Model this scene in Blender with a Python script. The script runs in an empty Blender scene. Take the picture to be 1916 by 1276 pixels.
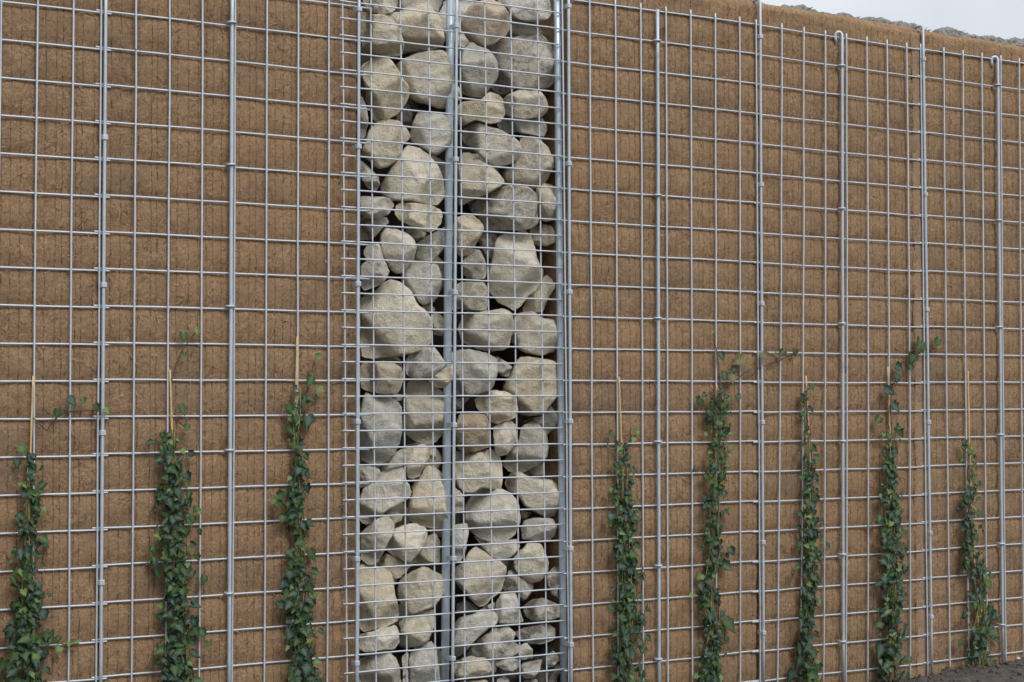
import bpy, math, random
import numpy as np
from mathutils import Vector, Matrix, noise
random.seed(11)
R = random.random
def U(a, b): return a + (b - a) * random.random()

# ------------------------------------------------------------------ camera, world, sun, exposure
SC = bpy.context.scene
COL = SC.collection
F_PX, W_PX, H_PX = 3547.58, 1916.0, 1276.0
ZTOP = 2.24                                   # height of the top mesh wire; mesh cell is 0.1 m
CAM = Vector((-1.87991, -4.86839, ZTOP - 1.22353))
YAW, PITCH, ROLL = 0.5830, 0.02531, 0.00162
fwd = Vector((math.sin(YAW) * math.cos(PITCH), math.cos(YAW) * math.cos(PITCH), math.sin(PITCH)))
rgt = Vector((math.cos(YAW), -math.sin(YAW), 0))
upv = rgt.cross(fwd)
rg2 = rgt * math.cos(ROLL) + upv * math.sin(ROLL)
up2 = -rgt * math.sin(ROLL) + upv * math.cos(ROLL)
cam_d = bpy.data.cameras.new('camera')
cam_d.sensor_width = 36.0
cam_d.lens = F_PX / W_PX * 36.0
cam_d.clip_start, cam_d.clip_end = 0.1, 2000
cam = bpy.data.objects.new('camera', cam_d)
cam.matrix_world = Matrix(((rg2.x, up2.x, -fwd.x, CAM.x), (rg2.y, up2.y, -fwd.y, CAM.y),
                           (rg2.z, up2.z, -fwd.z, CAM.z), (0, 0, 0, 1)))
COL.objects.link(cam)
SC.camera = cam

SUN_EL, SUN_AZ = math.radians(44), math.radians(182)      # azimuth from +Y towards +X
w = bpy.data.worlds.new('World'); SC.world = w; w.use_nodes = True
nt = w.node_tree; nt.nodes.clear()
o = nt.nodes.new('ShaderNodeOutputWorld'); bg = nt.nodes.new('ShaderNodeBackground')
sky = nt.nodes.new('ShaderNodeTexSky'); sky.sky_type = 'NISHITA'; sky.sun_disc = False
sky.sun_elevation = SUN_EL; sky.sun_rotation = SUN_AZ
tc = nt.nodes.new('ShaderNodeTexCoord'); nz = nt.nodes.new('ShaderNodeTexNoise')
nz.inputs['Scale'].default_value = 5.5; nz.inputs['Detail'].default_value = 4; nz.inputs['Roughness'].default_value = 0.45
rp = nt.nodes.new('ShaderNodeValToRGB')
rp.color_ramp.elements[0].position = 0.38; rp.color_ramp.elements[0].color = (0.66, 0.70, 0.77, 1)
rp.color_ramp.elements[1].position = 0.60; rp.color_ramp.elements[1].color = (0.92, 0.94, 0.96, 1)
sc_ = nt.nodes.new('ShaderNodeVectorMath'); sc_.operation = 'SCALE'; sc_.inputs['Scale'].default_value = 8.2
mx = nt.nodes.new('ShaderNodeMix'); mx.data_type = 'RGBA'; mx.inputs['Factor'].default_value = 0.88
nt.links.new(tc.outputs['Generated'], nz.inputs['Vector']); nt.links.new(nz.outputs['Fac'], rp.inputs['Fac'])
nt.links.new(rp.outputs['Color'], sc_.inputs[0])
sep = nt.nodes.new('ShaderNodeSeparateXYZ'); nt.links.new(tc.outputs['Generated'], sep.inputs[0])
mz = nt.nodes.new('ShaderNodeMath'); mz.operation = 'MAXIMUM'; mz.inputs[1].default_value = 0.0; nt.links.new(sep.outputs['Z'], mz.inputs[0])
me_ = nt.nodes.new('ShaderNodeMath'); me_.operation = 'MULTIPLY_ADD'; me_.inputs[1].default_value = 2.0 * 5.0; me_.inputs[2].default_value = 5.0   # overcast sky: L = Lz (1 + 2 sin e) / 3
nt.links.new(mz.outputs[0], me_.inputs[0]); nt.links.new(me_.outputs[0], sc_.inputs['Scale'])
nt.links.new(sky.outputs['Color'], mx.inputs['A']); nt.links.new(sc_.outputs['Vector'], mx.inputs['B'])
nt.links.new(mx.outputs['Result'], bg.inputs['Color']); bg.inputs['Strength'].default_value = 0.1
nt.links.new(bg.outputs['Background'], o.inputs['Surface'])
sun_d = bpy.data.lights.new('sun', 'SUN'); sun_d.energy = 1.5; sun_d.angle = math.radians(24); sun_d.color = (1, 0.96, 0.9)
sun = bpy.data.objects.new('sun', sun_d); COL.objects.link(sun)
sdir = Vector((math.sin(SUN_AZ) * math.cos(SUN_EL), math.cos(SUN_AZ) * math.cos(SUN_EL), math.sin(SUN_EL)))
sun.rotation_euler = sdir.to_track_quat('Z', 'Y').to_euler()
VS = SC.view_settings
VS.view_transform = 'Standard'; VS.look = 'None'; VS.gamma = 1.0; VS.use_curve_mapping = False; VS.exposure = 0.50
SC.render.engine = 'CYCLES'
SC.cycles.max_bounces = 5; SC.cycles.diffuse_bounces = 3; SC.cycles.glossy_bounces = 2; SC.cycles.transmission_bounces = 2

# ------------------------------------------------------------------ helpers
def ray(px, py):
    return (fwd * F_PX + rg2 * (px - W_PX / 2) + up2 * (H_PX / 2 - py)).normalized()
def at(px, py, y=0.0):
    """photo pixel -> point on the vertical plane Y = y (the wall stands on Y = 0)"""
    d = ray(px, py)
    return CAM + d * ((y - CAM.y) / d.y)

def link(name, me, mat=None, parent=None):
    ob = bpy.data.objects.new(name, me)
    COL.objects.link(ob)
    if mat is not None and len(me.materials) == 0: me.materials.append(mat)
    if parent is not None: ob.parent = parent
    return ob
def tag(ob, label, cat, group=None, kind=None):
    ob['label'] = label
    if cat: ob['category'] = cat
    if group: ob['group'] = group
    if kind: ob['kind'] = kind
    return ob
def thing(name, label, cat, loc=(0, 0, 0), group=None):
    e = bpy.data.objects.new(name, None); e.location = loc; e.empty_display_size = 0.05
    COL.objects.link(e)
    return tag(e, label, cat, group)
def mesh(name, vs, fs, smooth=True):
    me = bpy.data.meshes.new(name); me.from_pydata([tuple(v) for v in vs], [], fs)
    if smooth:
        me.polygons.foreach_set('use_smooth', [True] * len(me.polygons))
    me.update()
    return me

def tube_data(pts, rad, n=8, vs=None, fs=None, cap=True):
    """sweep a circle along pts; rad is a number or a list"""
    vs = [] if vs is None else vs; fs = [] if fs is None else fs
    pts = [Vector(p) for p in pts]
    prev = None; base = len(vs)
    for i, p in enumerate(pts):
        t = (pts[min(i + 1, len(pts) - 1)] - pts[max(i - 1, 0)]).normalized()
        if prev is None:
            a = Vector((0, 1, 0)) if abs(t.y) < 0.9 else Vector((1, 0, 0))
            s = t.cross(a).normalized()
        else:
            s = (prev - t * prev.dot(t)).normalized()
        prev = s; b = t.cross(s)
        r = rad[i] if isinstance(rad, (list, tuple)) else rad
        for k in range(n):
            an = 2 * math.pi * k / n
            vs.append(p + (s * math.cos(an) + b * math.sin(an)) * r)
    for i in range(len(pts) - 1):
        for k in range(n):
            a0 = base + i * n + k; a1 = base + i * n + (k + 1) % n
            fs.append((a0, a1, a1 + n, a0 + n))
    if cap:
        fs.append(tuple(base + k for k in reversed(range(n))))
        fs.append(tuple(base + (len(pts) - 1) * n + k for k in range(n)))
    return vs, fs
def box_data(c, sx, sy, sz, vs, fs, bev=0.0):
    b = len(vs); c = Vector(c)
    # box with chamfered vertical edges
    q = bev
    ring = [(-sx + q, -sy), (sx - q, -sy), (sx, -sy + q), (sx, sy - q), (sx - q, sy), (-sx + q, sy), (-sx, sy - q), (-sx, -sy + q)]
    for z, k in ((-sz, 1 - q / max(sx, sy)), (-sz + q, 1), (sz - q, 1), (sz, 1 - q / max(sx, sy))):
        for x, y in ring: vs.append(c + Vector((x * k, y * k, z)))
    for l in range(3):
        for k in range(8):
            a0 = b + l * 8 + k; a1 = b + l * 8 + (k + 1) % 8
            fs.append((a0, a1, a1 + 8, a0 + 8))
    fs.append(tuple(b + k for k in reversed(range(8)))); fs.append(tuple(b + 24 + k for k in range(8)))

# ------------------------------------------------------------------ materials
class M:
    def __init__(s, name):
        s.m = bpy.data.materials.new(name); s.m.use_nodes = True
        s.t = s.m.node_tree; s.b = s.t.nodes['Principled BSDF']
    def n(s, kind, **kw):
        nd = s.t.nodes.new(kind)
        for k, v in kw.items():
            if k in nd.inputs: nd.inputs[k].default_value = v
            else: setattr(nd, k, v)
        return nd
    def l(s, a, b): s.t.links.new(a, b)
    def noise(s, vec, scale, detail=5, rough=0.6, dist=0.0):
        nd = s.n('ShaderNodeTexNoise'); nd.inputs['Scale'].default_value = scale
        nd.inputs['Detail'].default_value = detail; nd.inputs['Roughness'].default_value = rough
        nd.inputs['Distortion'].default_value = dist
        if vec is not None: s.l(vec, nd.inputs['Vector'])
        return nd.outputs['Fac']
    def ramp(s, fac, stops):
        nd = s.n('ShaderNodeValToRGB'); cr = nd.color_ramp
        while len(cr.elements) < len(stops): cr.elements.new(0.5)
        for e, (p, c) in zip(cr.elements, stops):
            e.position = p; e.color = (*c, 1) if len(c) == 3 else c
        s.l(fac, nd.inputs['Fac']); return nd.outputs['Color']
    def mix(s, fac, a, b, mode='MIX'):
        nd = s.n('ShaderNodeMix'); nd.data_type = 'RGBA'; nd.blend_type = mode
        for sock, v in (('Factor', fac), ('A', a), ('B', b)):
            if isinstance(v, (int, float)): nd.inputs[sock].default_value = v
            elif isinstance(v, tuple): nd.inputs[sock].default_value = (*v, 1)
            else: s.l(v, nd.inputs[sock])
        return nd.outputs['Result']
    def math(s, op, a, b=None):
        nd = s.n('ShaderNodeMath'); nd.operation = op
        for i, v in enumerate((a, b)):
            if v is None: continue
            if isinstance(v, (int, float)): nd.inputs[i].default_value = v
            else: s.l(v, nd.inputs[i])
        return nd.outputs[0]
    def mapr(s, v, a, b, c=0.0, d=1.0, smooth=False):
        nd = s.n('ShaderNodeMapRange'); nd.interpolation_type = 'SMOOTHSTEP' if smooth else 'LINEAR'
        for i, x in enumerate((a, b, c, d)): nd.inputs[i + 1].default_value = x
        s.l(v, nd.inputs[0]); return nd.outputs[0]
    def bump(s, h, strength, dist):
        nd = s.n('ShaderNodeBump'); nd.inputs['Strength'].default_value = strength; nd.inputs['Distance'].default_value = dist
        s.l(h, nd.inputs['Height']); s.l(nd.outputs['Normal'], s.b.inputs['Normal'])
    def geo(s): return s.n('ShaderNodeNewGeometry').outputs['Position']
    def obj(s): return s.n('ShaderNodeTexCoord').outputs['Object']
    def rnd(s): return s.n('ShaderNodeObjectInfo').outputs['Random']
    def out(s, col, rough=0.8, metal=0.0, spec=0.3):
        s.l(col, s.b.inputs['Base Color']) if not isinstance(col, tuple) else setattr(s.b.inputs['Base Color'], 'default_value', (*col, 1))
        if isinstance(rough, (int, float)): s.b.inputs['Roughness'].default_value = rough
        else: s.l(rough, s.b.inputs['Roughness'])
        s.b.inputs['Metallic'].default_value = metal
        s.b.inputs['Specular IOR Level'].default_value = spec
        return s.m

def zinc_mat(name, a, b, metal=0.55, rough=0.48):
    m = M(name); p = m.geo()
    n1 = m.noise(p, 35, 4, 0.65); n2 = m.noise(p, 260, 3, 0.6); n3 = m.noise(p, 9, 6, 0.7)
    c = m.mix(n1, a, b)
    c = m.mix(m.mapr(n2, 0.62, 0.78), c, (0.16, 0.16, 0.15))
    c = m.mix(m.math('MULTIPLY', m.mapr(n3, 0.60, 0.74), 0.55), c, (0.22, 0.19, 0.15))
    m.bump(n2, 0.25, 0.001)
    return m.out(c, m.mapr(n1, 0.2, 0.8, rough - 0.08, rough + 0.15), metal, 0.5)
zinc = zinc_mat('galvanised_wire', (0.42, 0.47, 0.525), (0.58, 0.63, 0.685), 0.45, 0.52)
zinc_rod = zinc_mat('galvanised_rod', (0.37, 0.425, 0.48), (0.52, 0.57, 0.625), 0.45, 0.52)
zinc_tube = zinc_mat('galvanised_tube', (0.32, 0.39, 0.46), (0.52, 0.59, 0.66), 0.6, 0.40)

def coir_mat(name='coir', tint=None):
    m = M(name); p = m.geo()
    uv = m.n('ShaderNodeUVMap').outputs['UV']
    sx = m.n('ShaderNodeSeparateXYZ'); m.l(uv, sx.inputs[0])
    fine = m.noise(p, 170, 5, 0.80, 1.2)
    mid = m.noise(p, 55, 3, 0.62, 0.8)
    big = m.noise(p, 5.5, 3, 0.65, 0.4)
    huge = m.noise(p, 1.6, 2, 0.5)
    c = m.ramp(fine, [(0.29, (0.078, 0.047, 0.028)), (0.45, (0.252, 0.165, 0.100)), (0.58, (0.352, 0.238, 0.148)), (0.72, (0.60, 0.44, 0.29))])
    c = m.mix(m.mapr(mid, 0.35, 0.70), m.mix(1.0, c, (0.80, 0.78, 0.76), 'MULTIPLY'), m.mix(1.0, c, (1.10, 1.08, 1.04), 'MULTIPLY'))
    # weathered grey-brown patches with their own shapes
    c = m.mix(m.math('MULTIPLY', m.mapr(big, 0.46, 0.70), 0.55), c, (0.150, 0.110, 0.082))
    c = m.mix(m.math('MULTIPLY', m.mapr(huge, 0.42, 0.64), 0.28), c, (0.34, 0.20, 0.105))
    # bright and dark single fibres: thin iso lines of distorted noise
    l1 = m.noise(p, 42, 1, 0.5, 3.2); l2 = m.noise(p, 30, 1, 0.5, 4.0)
    brk = m.noise(p, 24, 1, 0.5)
    f1 = m.math('MULTIPLY', m.mapr(m.math('ABSOLUTE', m.math('SUBTRACT', l1, 0.5)), 0.0, 0.009, 1, 0), m.mapr(brk, 0.50, 0.60))
    f2 = m.math('MULTIPLY', m.mapr(m.math('ABSOLUTE', m.math('SUBTRACT', l2, 0.47)), 0.0, 0.012, 1, 0), m.mapr(brk, 0.46, 0.38))
    c = m.mix(m.math('MULTIPLY', f1, 0.55), c, (0.56, 0.41, 0.25))
    c = m.mix(m.math('MULTIPLY', f2, 0.75), c, (0.060, 0.034, 0.021))
    # stitched seams: dark thread in the grooves, broken into stitches
    wob = m.noise(p, 22, 1, 0.6)
    su = m.math('ADD', sx.outputs['X'], m.math('MULTIPLY', m.math('SUBTRACT', wob, 0.5), 0.22))
    fr = m.math('ABSOLUTE', m.math('SUBTRACT', m.math('FRACT', m.math('ADD', su, 0.5)), 0.5))
    cmb = m.n('ShaderNodeCombineXYZ'); m.l(m.math('MULTIPLY', m.math('ROUND', sx.outputs['X']), 7.31), cmb.inputs[0]); m.l(m.math('MULTIPLY', sx.outputs['Y'], 75.0), cmb.inputs[1])
    dash = m.noise(cmb.outputs[0], 1.0, 2, 0.6)
    st = m.math('MULTIPLY', m.mapr(fr, 0.016, 0.046, 1, 0), m.mapr(dash, 0.42, 0.56))
    c = m.mix(m.math('MULTIPLY', st, 0.80), c, (0.036, 0.024, 0.017))
    if tint: c = m.mix(0.28, c, tint)
    h = m.math('ADD', m.math('MULTIPLY', fine, 0.8), m.math('MULTIPLY', mid, 0.9))
    h = m.math('SUBTRACT', h, m.math('MULTIPLY', m.mapr(fr, 0.0, 0.10, 1, 0), 0.35))
    m.bump(h, 0.85, 0.006)
    return m.out(c, 0.95, 0, 0.12)
coir = coir_mat()
strip_mat = coir_mat('coir_edge_weathered', (0.36, 0.275, 0.215))
def simple_mat(name, a, b, scale, rough=0.9, bump=0.5, dist=0.003, detail=6):
    m = M(name); p = m.geo(); n1 = m.noise(p, scale, detail, 0.65); n2 = m.noise(p, scale * 5, 4, 0.6)
    c = m.mix(m.mapr(n1, 0.3, 0.7), a, b)
    c = m.mix(m.math('MULTIPLY', m.mapr(n2, 0.45, 0.75), 0.5), c, tuple(x * 0.5 for x in a))
    m.bump(m.math('ADD', n1, n2), bump, dist)
    return m.out(c, rough, 0, 0.2)
fibre_light = simple_mat('coir_fibre_pale', (0.34, 0.23, 0.13), (0.46, 0.33, 0.19), 30)
fibre_dark = simple_mat('coir_fibre_dark', (0.05, 0.03, 0.018), (0.12, 0.07, 0.04), 30)
soil_mat = simple_mat('soil', (0.065, 0.057, 0.051), (0.150, 0.133, 0.120), 28, 0.95, 1.0, 0.012)
net_mat = simple_mat('grey_netting', (0.085, 0.084, 0.078), (0.25, 0.245, 0.23), 70, 0.8, 0.3)
backing_mat = simple_mat('gap_shade', (0.035, 0.03, 0.026), (0.06, 0.05, 0.042), 20)  # near-black colour paints the shade seen between the stones
cane_mat = simple_mat('bamboo', (0.48, 0.31, 0.13), (0.62, 0.45, 0.22), 14, 0.55, 0.2)
stem_mat = simple_mat('ivy_stem', (0.13, 0.17, 0.05), (0.26, 0.27, 0.10), 40, 0.7, 0.2)
stem_brown = simple_mat('ivy_stem_brown', (0.06, 0.035, 0.025), (0.13, 0.08, 0.055), 40, 0.7, 0.2)
tie_mat = simple_mat('binding_wire', (0.10, 0.10, 0.095), (0.26, 0.26, 0.25), 90, 0.6, 0.2)

def stone_mat(name, a, b, spot=0.35, spotcol=(0.12, 0.11, 0.095), warm=0.3, dirt=0.0):
    m = M(name); p = m.geo(); r = m.rnd()
    off = m.n('ShaderNodeVectorMath'); off.operation = 'ADD'; m.l(p, off.inputs[0])
    cm = m.n('ShaderNodeCombineXYZ'); m.l(m.math('MULTIPLY', r, 37.0), cm.inputs[0]); m.l(m.math('MULTIPLY', r, 91.0), cm.inputs[2])
    m.l(cm.outputs[0], off.inputs[1]); p = off.outputs[0]
    big = m.noise(p, 13, 4, 0.62, 0.3); mid = m.noise(p, 60, 4, 0.72); fine = m.noise(p, 260, 3, 0.78)
    c = m.mix(m.mapr(big, 0.3, 0.7), a, b)
    c = m.mix(m.math('MULTIPLY', m.mapr(mid, 0.48, 0.72), spot), c, spotcol)
    c = m.mix(m.math('MULTIPLY', m.mapr(m.noise(p, 9, 4, 0.6), 0.52, 0.70), warm), c, (0.42, 0.29, 0.165))
    c = m.mix(m.math('MULTIPLY', m.mapr(fine, 0.40, 0.72), 0.45), c, m.mix(1.0, c, (1.5, 1.48, 1.42), 'MULTIPLY'))
    c = m.mix(m.math('MULTIPLY', m.mapr(fine, 0.44, 0.30), 0.55), c, m.mix(1.0, c, (0.45, 0.43, 0.40), 'MULTIPLY'))
    # hairline veins and cracks
    vn = m.noise(p, 10, 3, 0.5, 2.5)
    c = m.mix(m.math('MULTIPLY', m.mapr(m.math('ABSOLUTE', m.math('SUBTRACT', vn, 0.5)), 0, 0.006, 1, 0), 0.4), c, (0.10, 0.085, 0.07))
    hsv = m.n('ShaderNodeHueSaturation'); m.l(c, hsv.inputs['Color'])
    m.l(m.mapr(r, 0, 1, 0.86, 1.12), hsv.inputs['Value']); m.l(m.mapr(m.math('FRACT', m.math('MULTIPLY', r, 13.7)), 0, 1, 0.70, 1.12), hsv.inputs['Saturation'])
    c = hsv.outputs[0]
    if dirt > 0:
        d = m.mapr(m.noise(p, 15, 5, 0.7, 0.3), 0.54 - 0.10 * dirt, 0.66 - 0.10 * dirt)
        c = m.mix(m.math('MULTIPLY', d, 0.85), c, (0.15, 0.132, 0.116))
    h = m.math('ADD', m.math('MULTIPLY', big, 1.2), m.math('ADD', m.math('MULTIPLY', mid, 0.8), m.math('MULTIPLY', fine, 0.35)))
    m.bump(h, 1.0, 0.010)
    return m.out(c, 0.9, 0, 0.25)
STONE = {
    't': (stone_mat('stone_tan', (0.50, 0.440, 0.330), (0.60, 0.535, 0.410)), 'tan'),
    'g': (stone_mat('stone_grey', (0.43, 0.408, 0.352), (0.54, 0.513, 0.445), 0.35, (0.13, 0.125, 0.12), 0.12), 'grey'),
    'p': (stone_mat('stone_pale', (0.52, 0.475, 0.385), (0.62, 0.575, 0.475), 0.22, (0.2, 0.18, 0.15), 0.15), 'pale beige'),
    'w': (stone_mat('stone_warm', (0.42, 0.325, 0.215), (0.49, 0.395, 0.285), 0.30, (0.20, 0.125, 0.07), 0.6), 'warm brown'),
    's': (stone_mat('stone_spotted', (0.40, 0.365, 0.305), (0.48, 0.445, 0.38), 0.85, (0.075, 0.070, 0.065), 0.15), 'dark-speckled'),
    'd': (stone_mat('stone_soiled', (0.42, 0.39, 0.32), (0.52, 0.485, 0.41), 0.3, (0.15, 0.13, 0.11), 0.1, 1.0), 'soil-caked'),
    'e': (stone_mat('stone_half_soiled', (0.42, 0.395, 0.335), (0.52, 0.49, 0.42), 0.3, (0.15, 0.13, 0.11), 0.1, 0.35), 'soil-flecked'),
}
def leaf_mat(name, a, b, vein, veinf, light):
    m = M(name); r = m.rnd()
    at_ = m.n('ShaderNodeAttribute'); at_.attribute_name = 'vein'
    c = m.mix(r, a, b)
    c = m.mix(m.math('MULTIPLY', m.mapr(m.noise(m.obj(), 70, 3, 0.6), 0.4, 0.7), 0.4), c, light)
    c = m.mix(m.math('MULTIPLY', m.mapr(at_.outputs['Fac'], 0.55, 0.95), veinf), c, vein)
    tr = m.n('ShaderNodeBsdfTranslucent'); m.l(c, tr.inputs['Color'])
    ms = m.n('ShaderNodeMixShader'); ms.inputs[0].default_value = 0.18
    m.out(c, 0.5, 0, 0.28)
    m.l(m.b.outputs[0], ms.inputs[1]); m.l(tr.outputs[0], ms.inputs[2])
    m.l(ms.outputs[0], m.t.nodes['Material Output'].inputs['Surface'])
    return m.m
LEAFM = [leaf_mat('ivy_leaf_dark', (0.006, 0.021, 0.010), (0.013, 0.036, 0.021), (0.09, 0.145, 0.10), 0.5, (0.019, 0.046, 0.030)),
         leaf_mat('ivy_leaf_green', (0.012, 0.038, 0.007), (0.027, 0.066, 0.015), (0.10, 0.15, 0.07), 0.4, (0.038, 0.082, 0.022)),
         leaf_mat('ivy_leaf_young', (0.065, 0.135, 0.028), (0.12, 0.19, 0.055), (0.2, 0.27, 0.12), 0.3, (0.13, 0.2, 0.08)),
         leaf_mat('ivy_leaf_bronze', (0.09, 0.07, 0.025), (0.12, 0.11, 0.04), (0.2, 0.2, 0.1), 0.3, (0.12, 0.12, 0.05))]

# ------------------------------------------------------------------ ground
GP = [at(1640, 1281), at(1700, 1271), at(1744, 1262), at(1800, 1247), at(1870, 1240), at(1916, 1236)]
GX = [-300.0, -1.0, 0.2, 1.0, 1.5] + [p.x for p in GP] + [GP[-1].x + 1.5, 300]
GZ = [-0.06, -0.06, -0.05, -0.03, -0.01] + [p.z for p in GP] + [GP[-1].z + 0.02, GP[-1].z + 0.02]
def ground_z(x, y):
    b = float(np.interp(x, GX, GZ))
    n = noise.fractal(Vector((x * 3, y * 3, 0)), 1, 2, 4) * 0.02 if abs(x) < 12 and abs(y) < 6 else 0
    if -1.2 < y < 0.3 and 1.0 < x < 7:
        n += noise.fractal(Vector((x * 22, y * 22, 3)), 0.9, 2.1, 4) * 0.008
        n += max(0, noise.noise(Vector((x * 30, y * 30, 7))) - 0.1) * 0.02
    s = min(1, max(0, -y / 1.6))
    return b * (1 - s) + (min(b, 0.0) - 0.04) * s + n
gxs = [-600, -300, -120, -50, -20, -8, -4] + list(np.arange(-2, 1.5, 0.15)) + list(np.arange(1.5, 6.0, 0.0125)) + [6.2, 6.6, 7.5, 9, 14, 30, 80, 200, 600]
gys = [-600, -300, -100, -40, -18, -9, -5, -3, -2, -1.5] + list(np.arange(-1.2, -0.4, 0.06)) + list(np.arange(-0.4, 0.12, 0.0125)) + [0.2, 0.4, 0.8, 2, 5, 12, 40, 120, 300, 600]
gv = [(x, y, ground_z(x, y)) for y in gys for x in gxs]
nx = len(gxs)
gf = [(j * nx + i, j * nx + i + 1, (j + 1) * nx + i + 1, (j + 1) * nx + i) for j in range(len(gys) - 1) for i in range(nx - 1)]
g = link('ground', mesh('ground', gv, gf), soil_mat)
tag(g, 'dark loose soil at the foot of the wall', None, None, 'structure')
# clods of soil scattered on the ground by the wall: nobody could count them
def lump(c, r, n1=6, n2=4, rough=0.35, vs=None, fs=None):
    b = len(vs); sd = Vector((U(0, 50), U(0, 50), U(0, 50)))
    for i in range(n2 + 1):
        th = math.pi * i / n2
        for k in range(n1):
            ph = 2 * math.pi * k / n1
            d = Vector((math.sin(th) * math.cos(ph), math.sin(th) * math.sin(ph), math.cos(th)))
            vs.append(Vector(c) + Vector((d.x * r[0], d.y * r[1], d.z * r[2])) * (1 + rough * noise.noise(d * 1.6 + sd)))
    for i in range(n2):
        for k in range(n1):
            a0 = b + i * n1 + k; a1 = b + i * n1 + (k + 1) % n1
            fs.append((a0, a0 + n1, a1 + n1, a1))
vs, fs = [], []
for i in range(1500):
    x = U(2.0, 5.4); y = -abs(random.gauss(0, 0.16)) + 0.02; s = 0.0025 + 0.011 * R() ** 3
    lump((x, y, ground_z(x, y) + s * 0.3), (s * U(.8, 1.4), s * U(.8, 1.4), s * U(.6, 1)), vs=vs, fs=fs)
tag(link('soil_clods', mesh('soil_clods', vs, fs), soil_mat), 'crumbs and clods of dark soil along the wall foot', None, None, 'stuff')

# ------------------------------------------------------------------ panels of the wall: layout and slight bowing
# mesh panel: (u of its first vertical wire in cells, number of verticals, bow coefficients, z offset)
BOW = {'A': (0.253, 0.174, -0.035, 0.068, -0.169, -0.288), 'B': (0.108, 0.12, -0.225, -0.035, -0.086, 0.09),
       'C': (-0.255, -0.141, -0.218, -0.093, 0.3, 0.048), 'D': (-0.113, -0.087, 0.172, 0.108, -0.472, 0.181),
       'E': (0.008, 0.073, -0.142, -0.106, 0.206, -0.097)}
U0 = {'A': -6.69, 'B': 0.0, 'C': 15.133, 'D': 23.122, 'E': 31.06}
ZO = {'A': -0.0053, 'B': 0.0, 'C': 0.003, 'D': 0.0, 'E': 0.0038}
def bow_raw(k, x, z):
    """distance of the panel from the plane Y = 0"""
    s = (x * 10 - U0[k]) / 8 - 0.5
    if k == 'A': s = (x * 10 + 0.69 + 7.25) / 8 - 0.5
    s = max(-0.6, min(0.6, s)); t = max(-.55, min(.6, (ZTOP - z) * 10 / 22 - 0.5))
    c = BOW[k]
    return 0.1 * (c[0] + c[1] * s + c[2] * s * s + c[3] * t + c[4] * s * t + c[5] * t * t)  # metres
JOINT = {('A', 'B'): 0.005, ('C', 'D'): 2.318, ('D', 'E'): 3.110}
def bow(k, x, z):
    """neighbouring panels are drawn together where a joint rod holds them"""
    b = bow_raw(k, x, z)
    for (p, q), xj in JOINT.items():
        if k in (p, q):
            d = abs(x - xj) / 0.30
            if d < 1:
                wgt = 1 - d * d * (3 - 2 * d)
                b += ((bow_raw(p, xj, z) + bow_raw(q, xj, z)) / 2 - bow_raw(k, xj, z)) * wgt
    return b
MESH_LABEL = {'A': 'galvanised wire mesh panel over the coir bay with a single ivy',
              'B': 'galvanised wire mesh panel over the coir bay holding two ivies beside the gabion',
              'C': 'galvanised wire mesh panel next to the gabion, its centre rod without a hook',
              'D': 'galvanised wire mesh panel two bays from the gabion, between two bent-top rods',
              'E': 'galvanised wire mesh panel over the bay where bare soil is banked highest'}
COIR_LABEL = {'A': 'brown stitched coir mattress behind the bay with a single ivy',
              'B': 'brown stitched coir mattress behind two ivies beside the gabion',
              'C': 'brown stitched coir mattress next to the gabion, behind rod without a hook',
              'D': 'brown stitched coir mattress two bays from the gabion, grey strip on its edge',
              'E': 'brown stitched coir mattress behind the bay with banked soil'}
# coir bays: left and right edge in metres
xe1 = at(185, 600, 0.03).x; xe2 = at(1416.5, 600, 0.005).x; xe3 = at(1726, 600, 0.01).x; xgl = at(668, 600, 0.025).x; xgr = at(1065, 600, -0.01).x + 0.006
BAY = {'A': (-0.62, xe1 + 0.006), 'B': (xe1 + 0.003, xgl), 'C': (xgr, xe2 - 0.003), 'D': (xe2 + 0.003, xe3 - 0.003), 'E': (xe3 + 0.003, 3.95)}

# rods: name, top pixel, bottom pixel, kind, clip heights in pixels
RODS = [
    (198.5, -60, 188, 1330, 'joint', [-20, 257, 533, 810, 1090]),
    (435, -60, 428.5, 1330, 'eye', [42, 308, 573, 842, 1110]),
    (672, -60, 667, 1330, 'rail', [17, 274, 531, 789, 1046, 1241]),
    (855, -60, 846.5, 1330, 'mid', [48, 298, 547, 795, 1045, 1232]),
    (1063.5, -60, 1069, 1330, 'joint', [11, 306, 546, 788, 1026, 1206]),
    (1230.5, 18, 1233.5, 1320, 'eye', [76, 365, 595, 826, 1058, 1233]),
    (1422.5, 3, 1429, 1300, 'bent', [68.6, 345, 568, 790, 1015, 1184]),
    (1575.5, 66, 1578, 1288, 'hook', [122.7, 390, 605, 825, 1037, 1200]),
    (1727, 52, 1744, 1268, 'bent', [110.5, 363, 579, 790, 997, 1154]),
    (1867, 112, 1876.5, 1240, 'hook', [159, 412, 611.7, 813, 1017, 1168.7]),
]
PINCH = []
for xt, yt, xb, yb, kind, cl in RODS:
    if kind in ('mid', 'rail'): continue
    for c in cl:
        px = xt + (xb - xt) * (c - yt) / (yb - yt); q = at(px, c, 0.0); PINCH.append((q.x, q.z, 1.0 if kind != 'eye' else 0.7))

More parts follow.
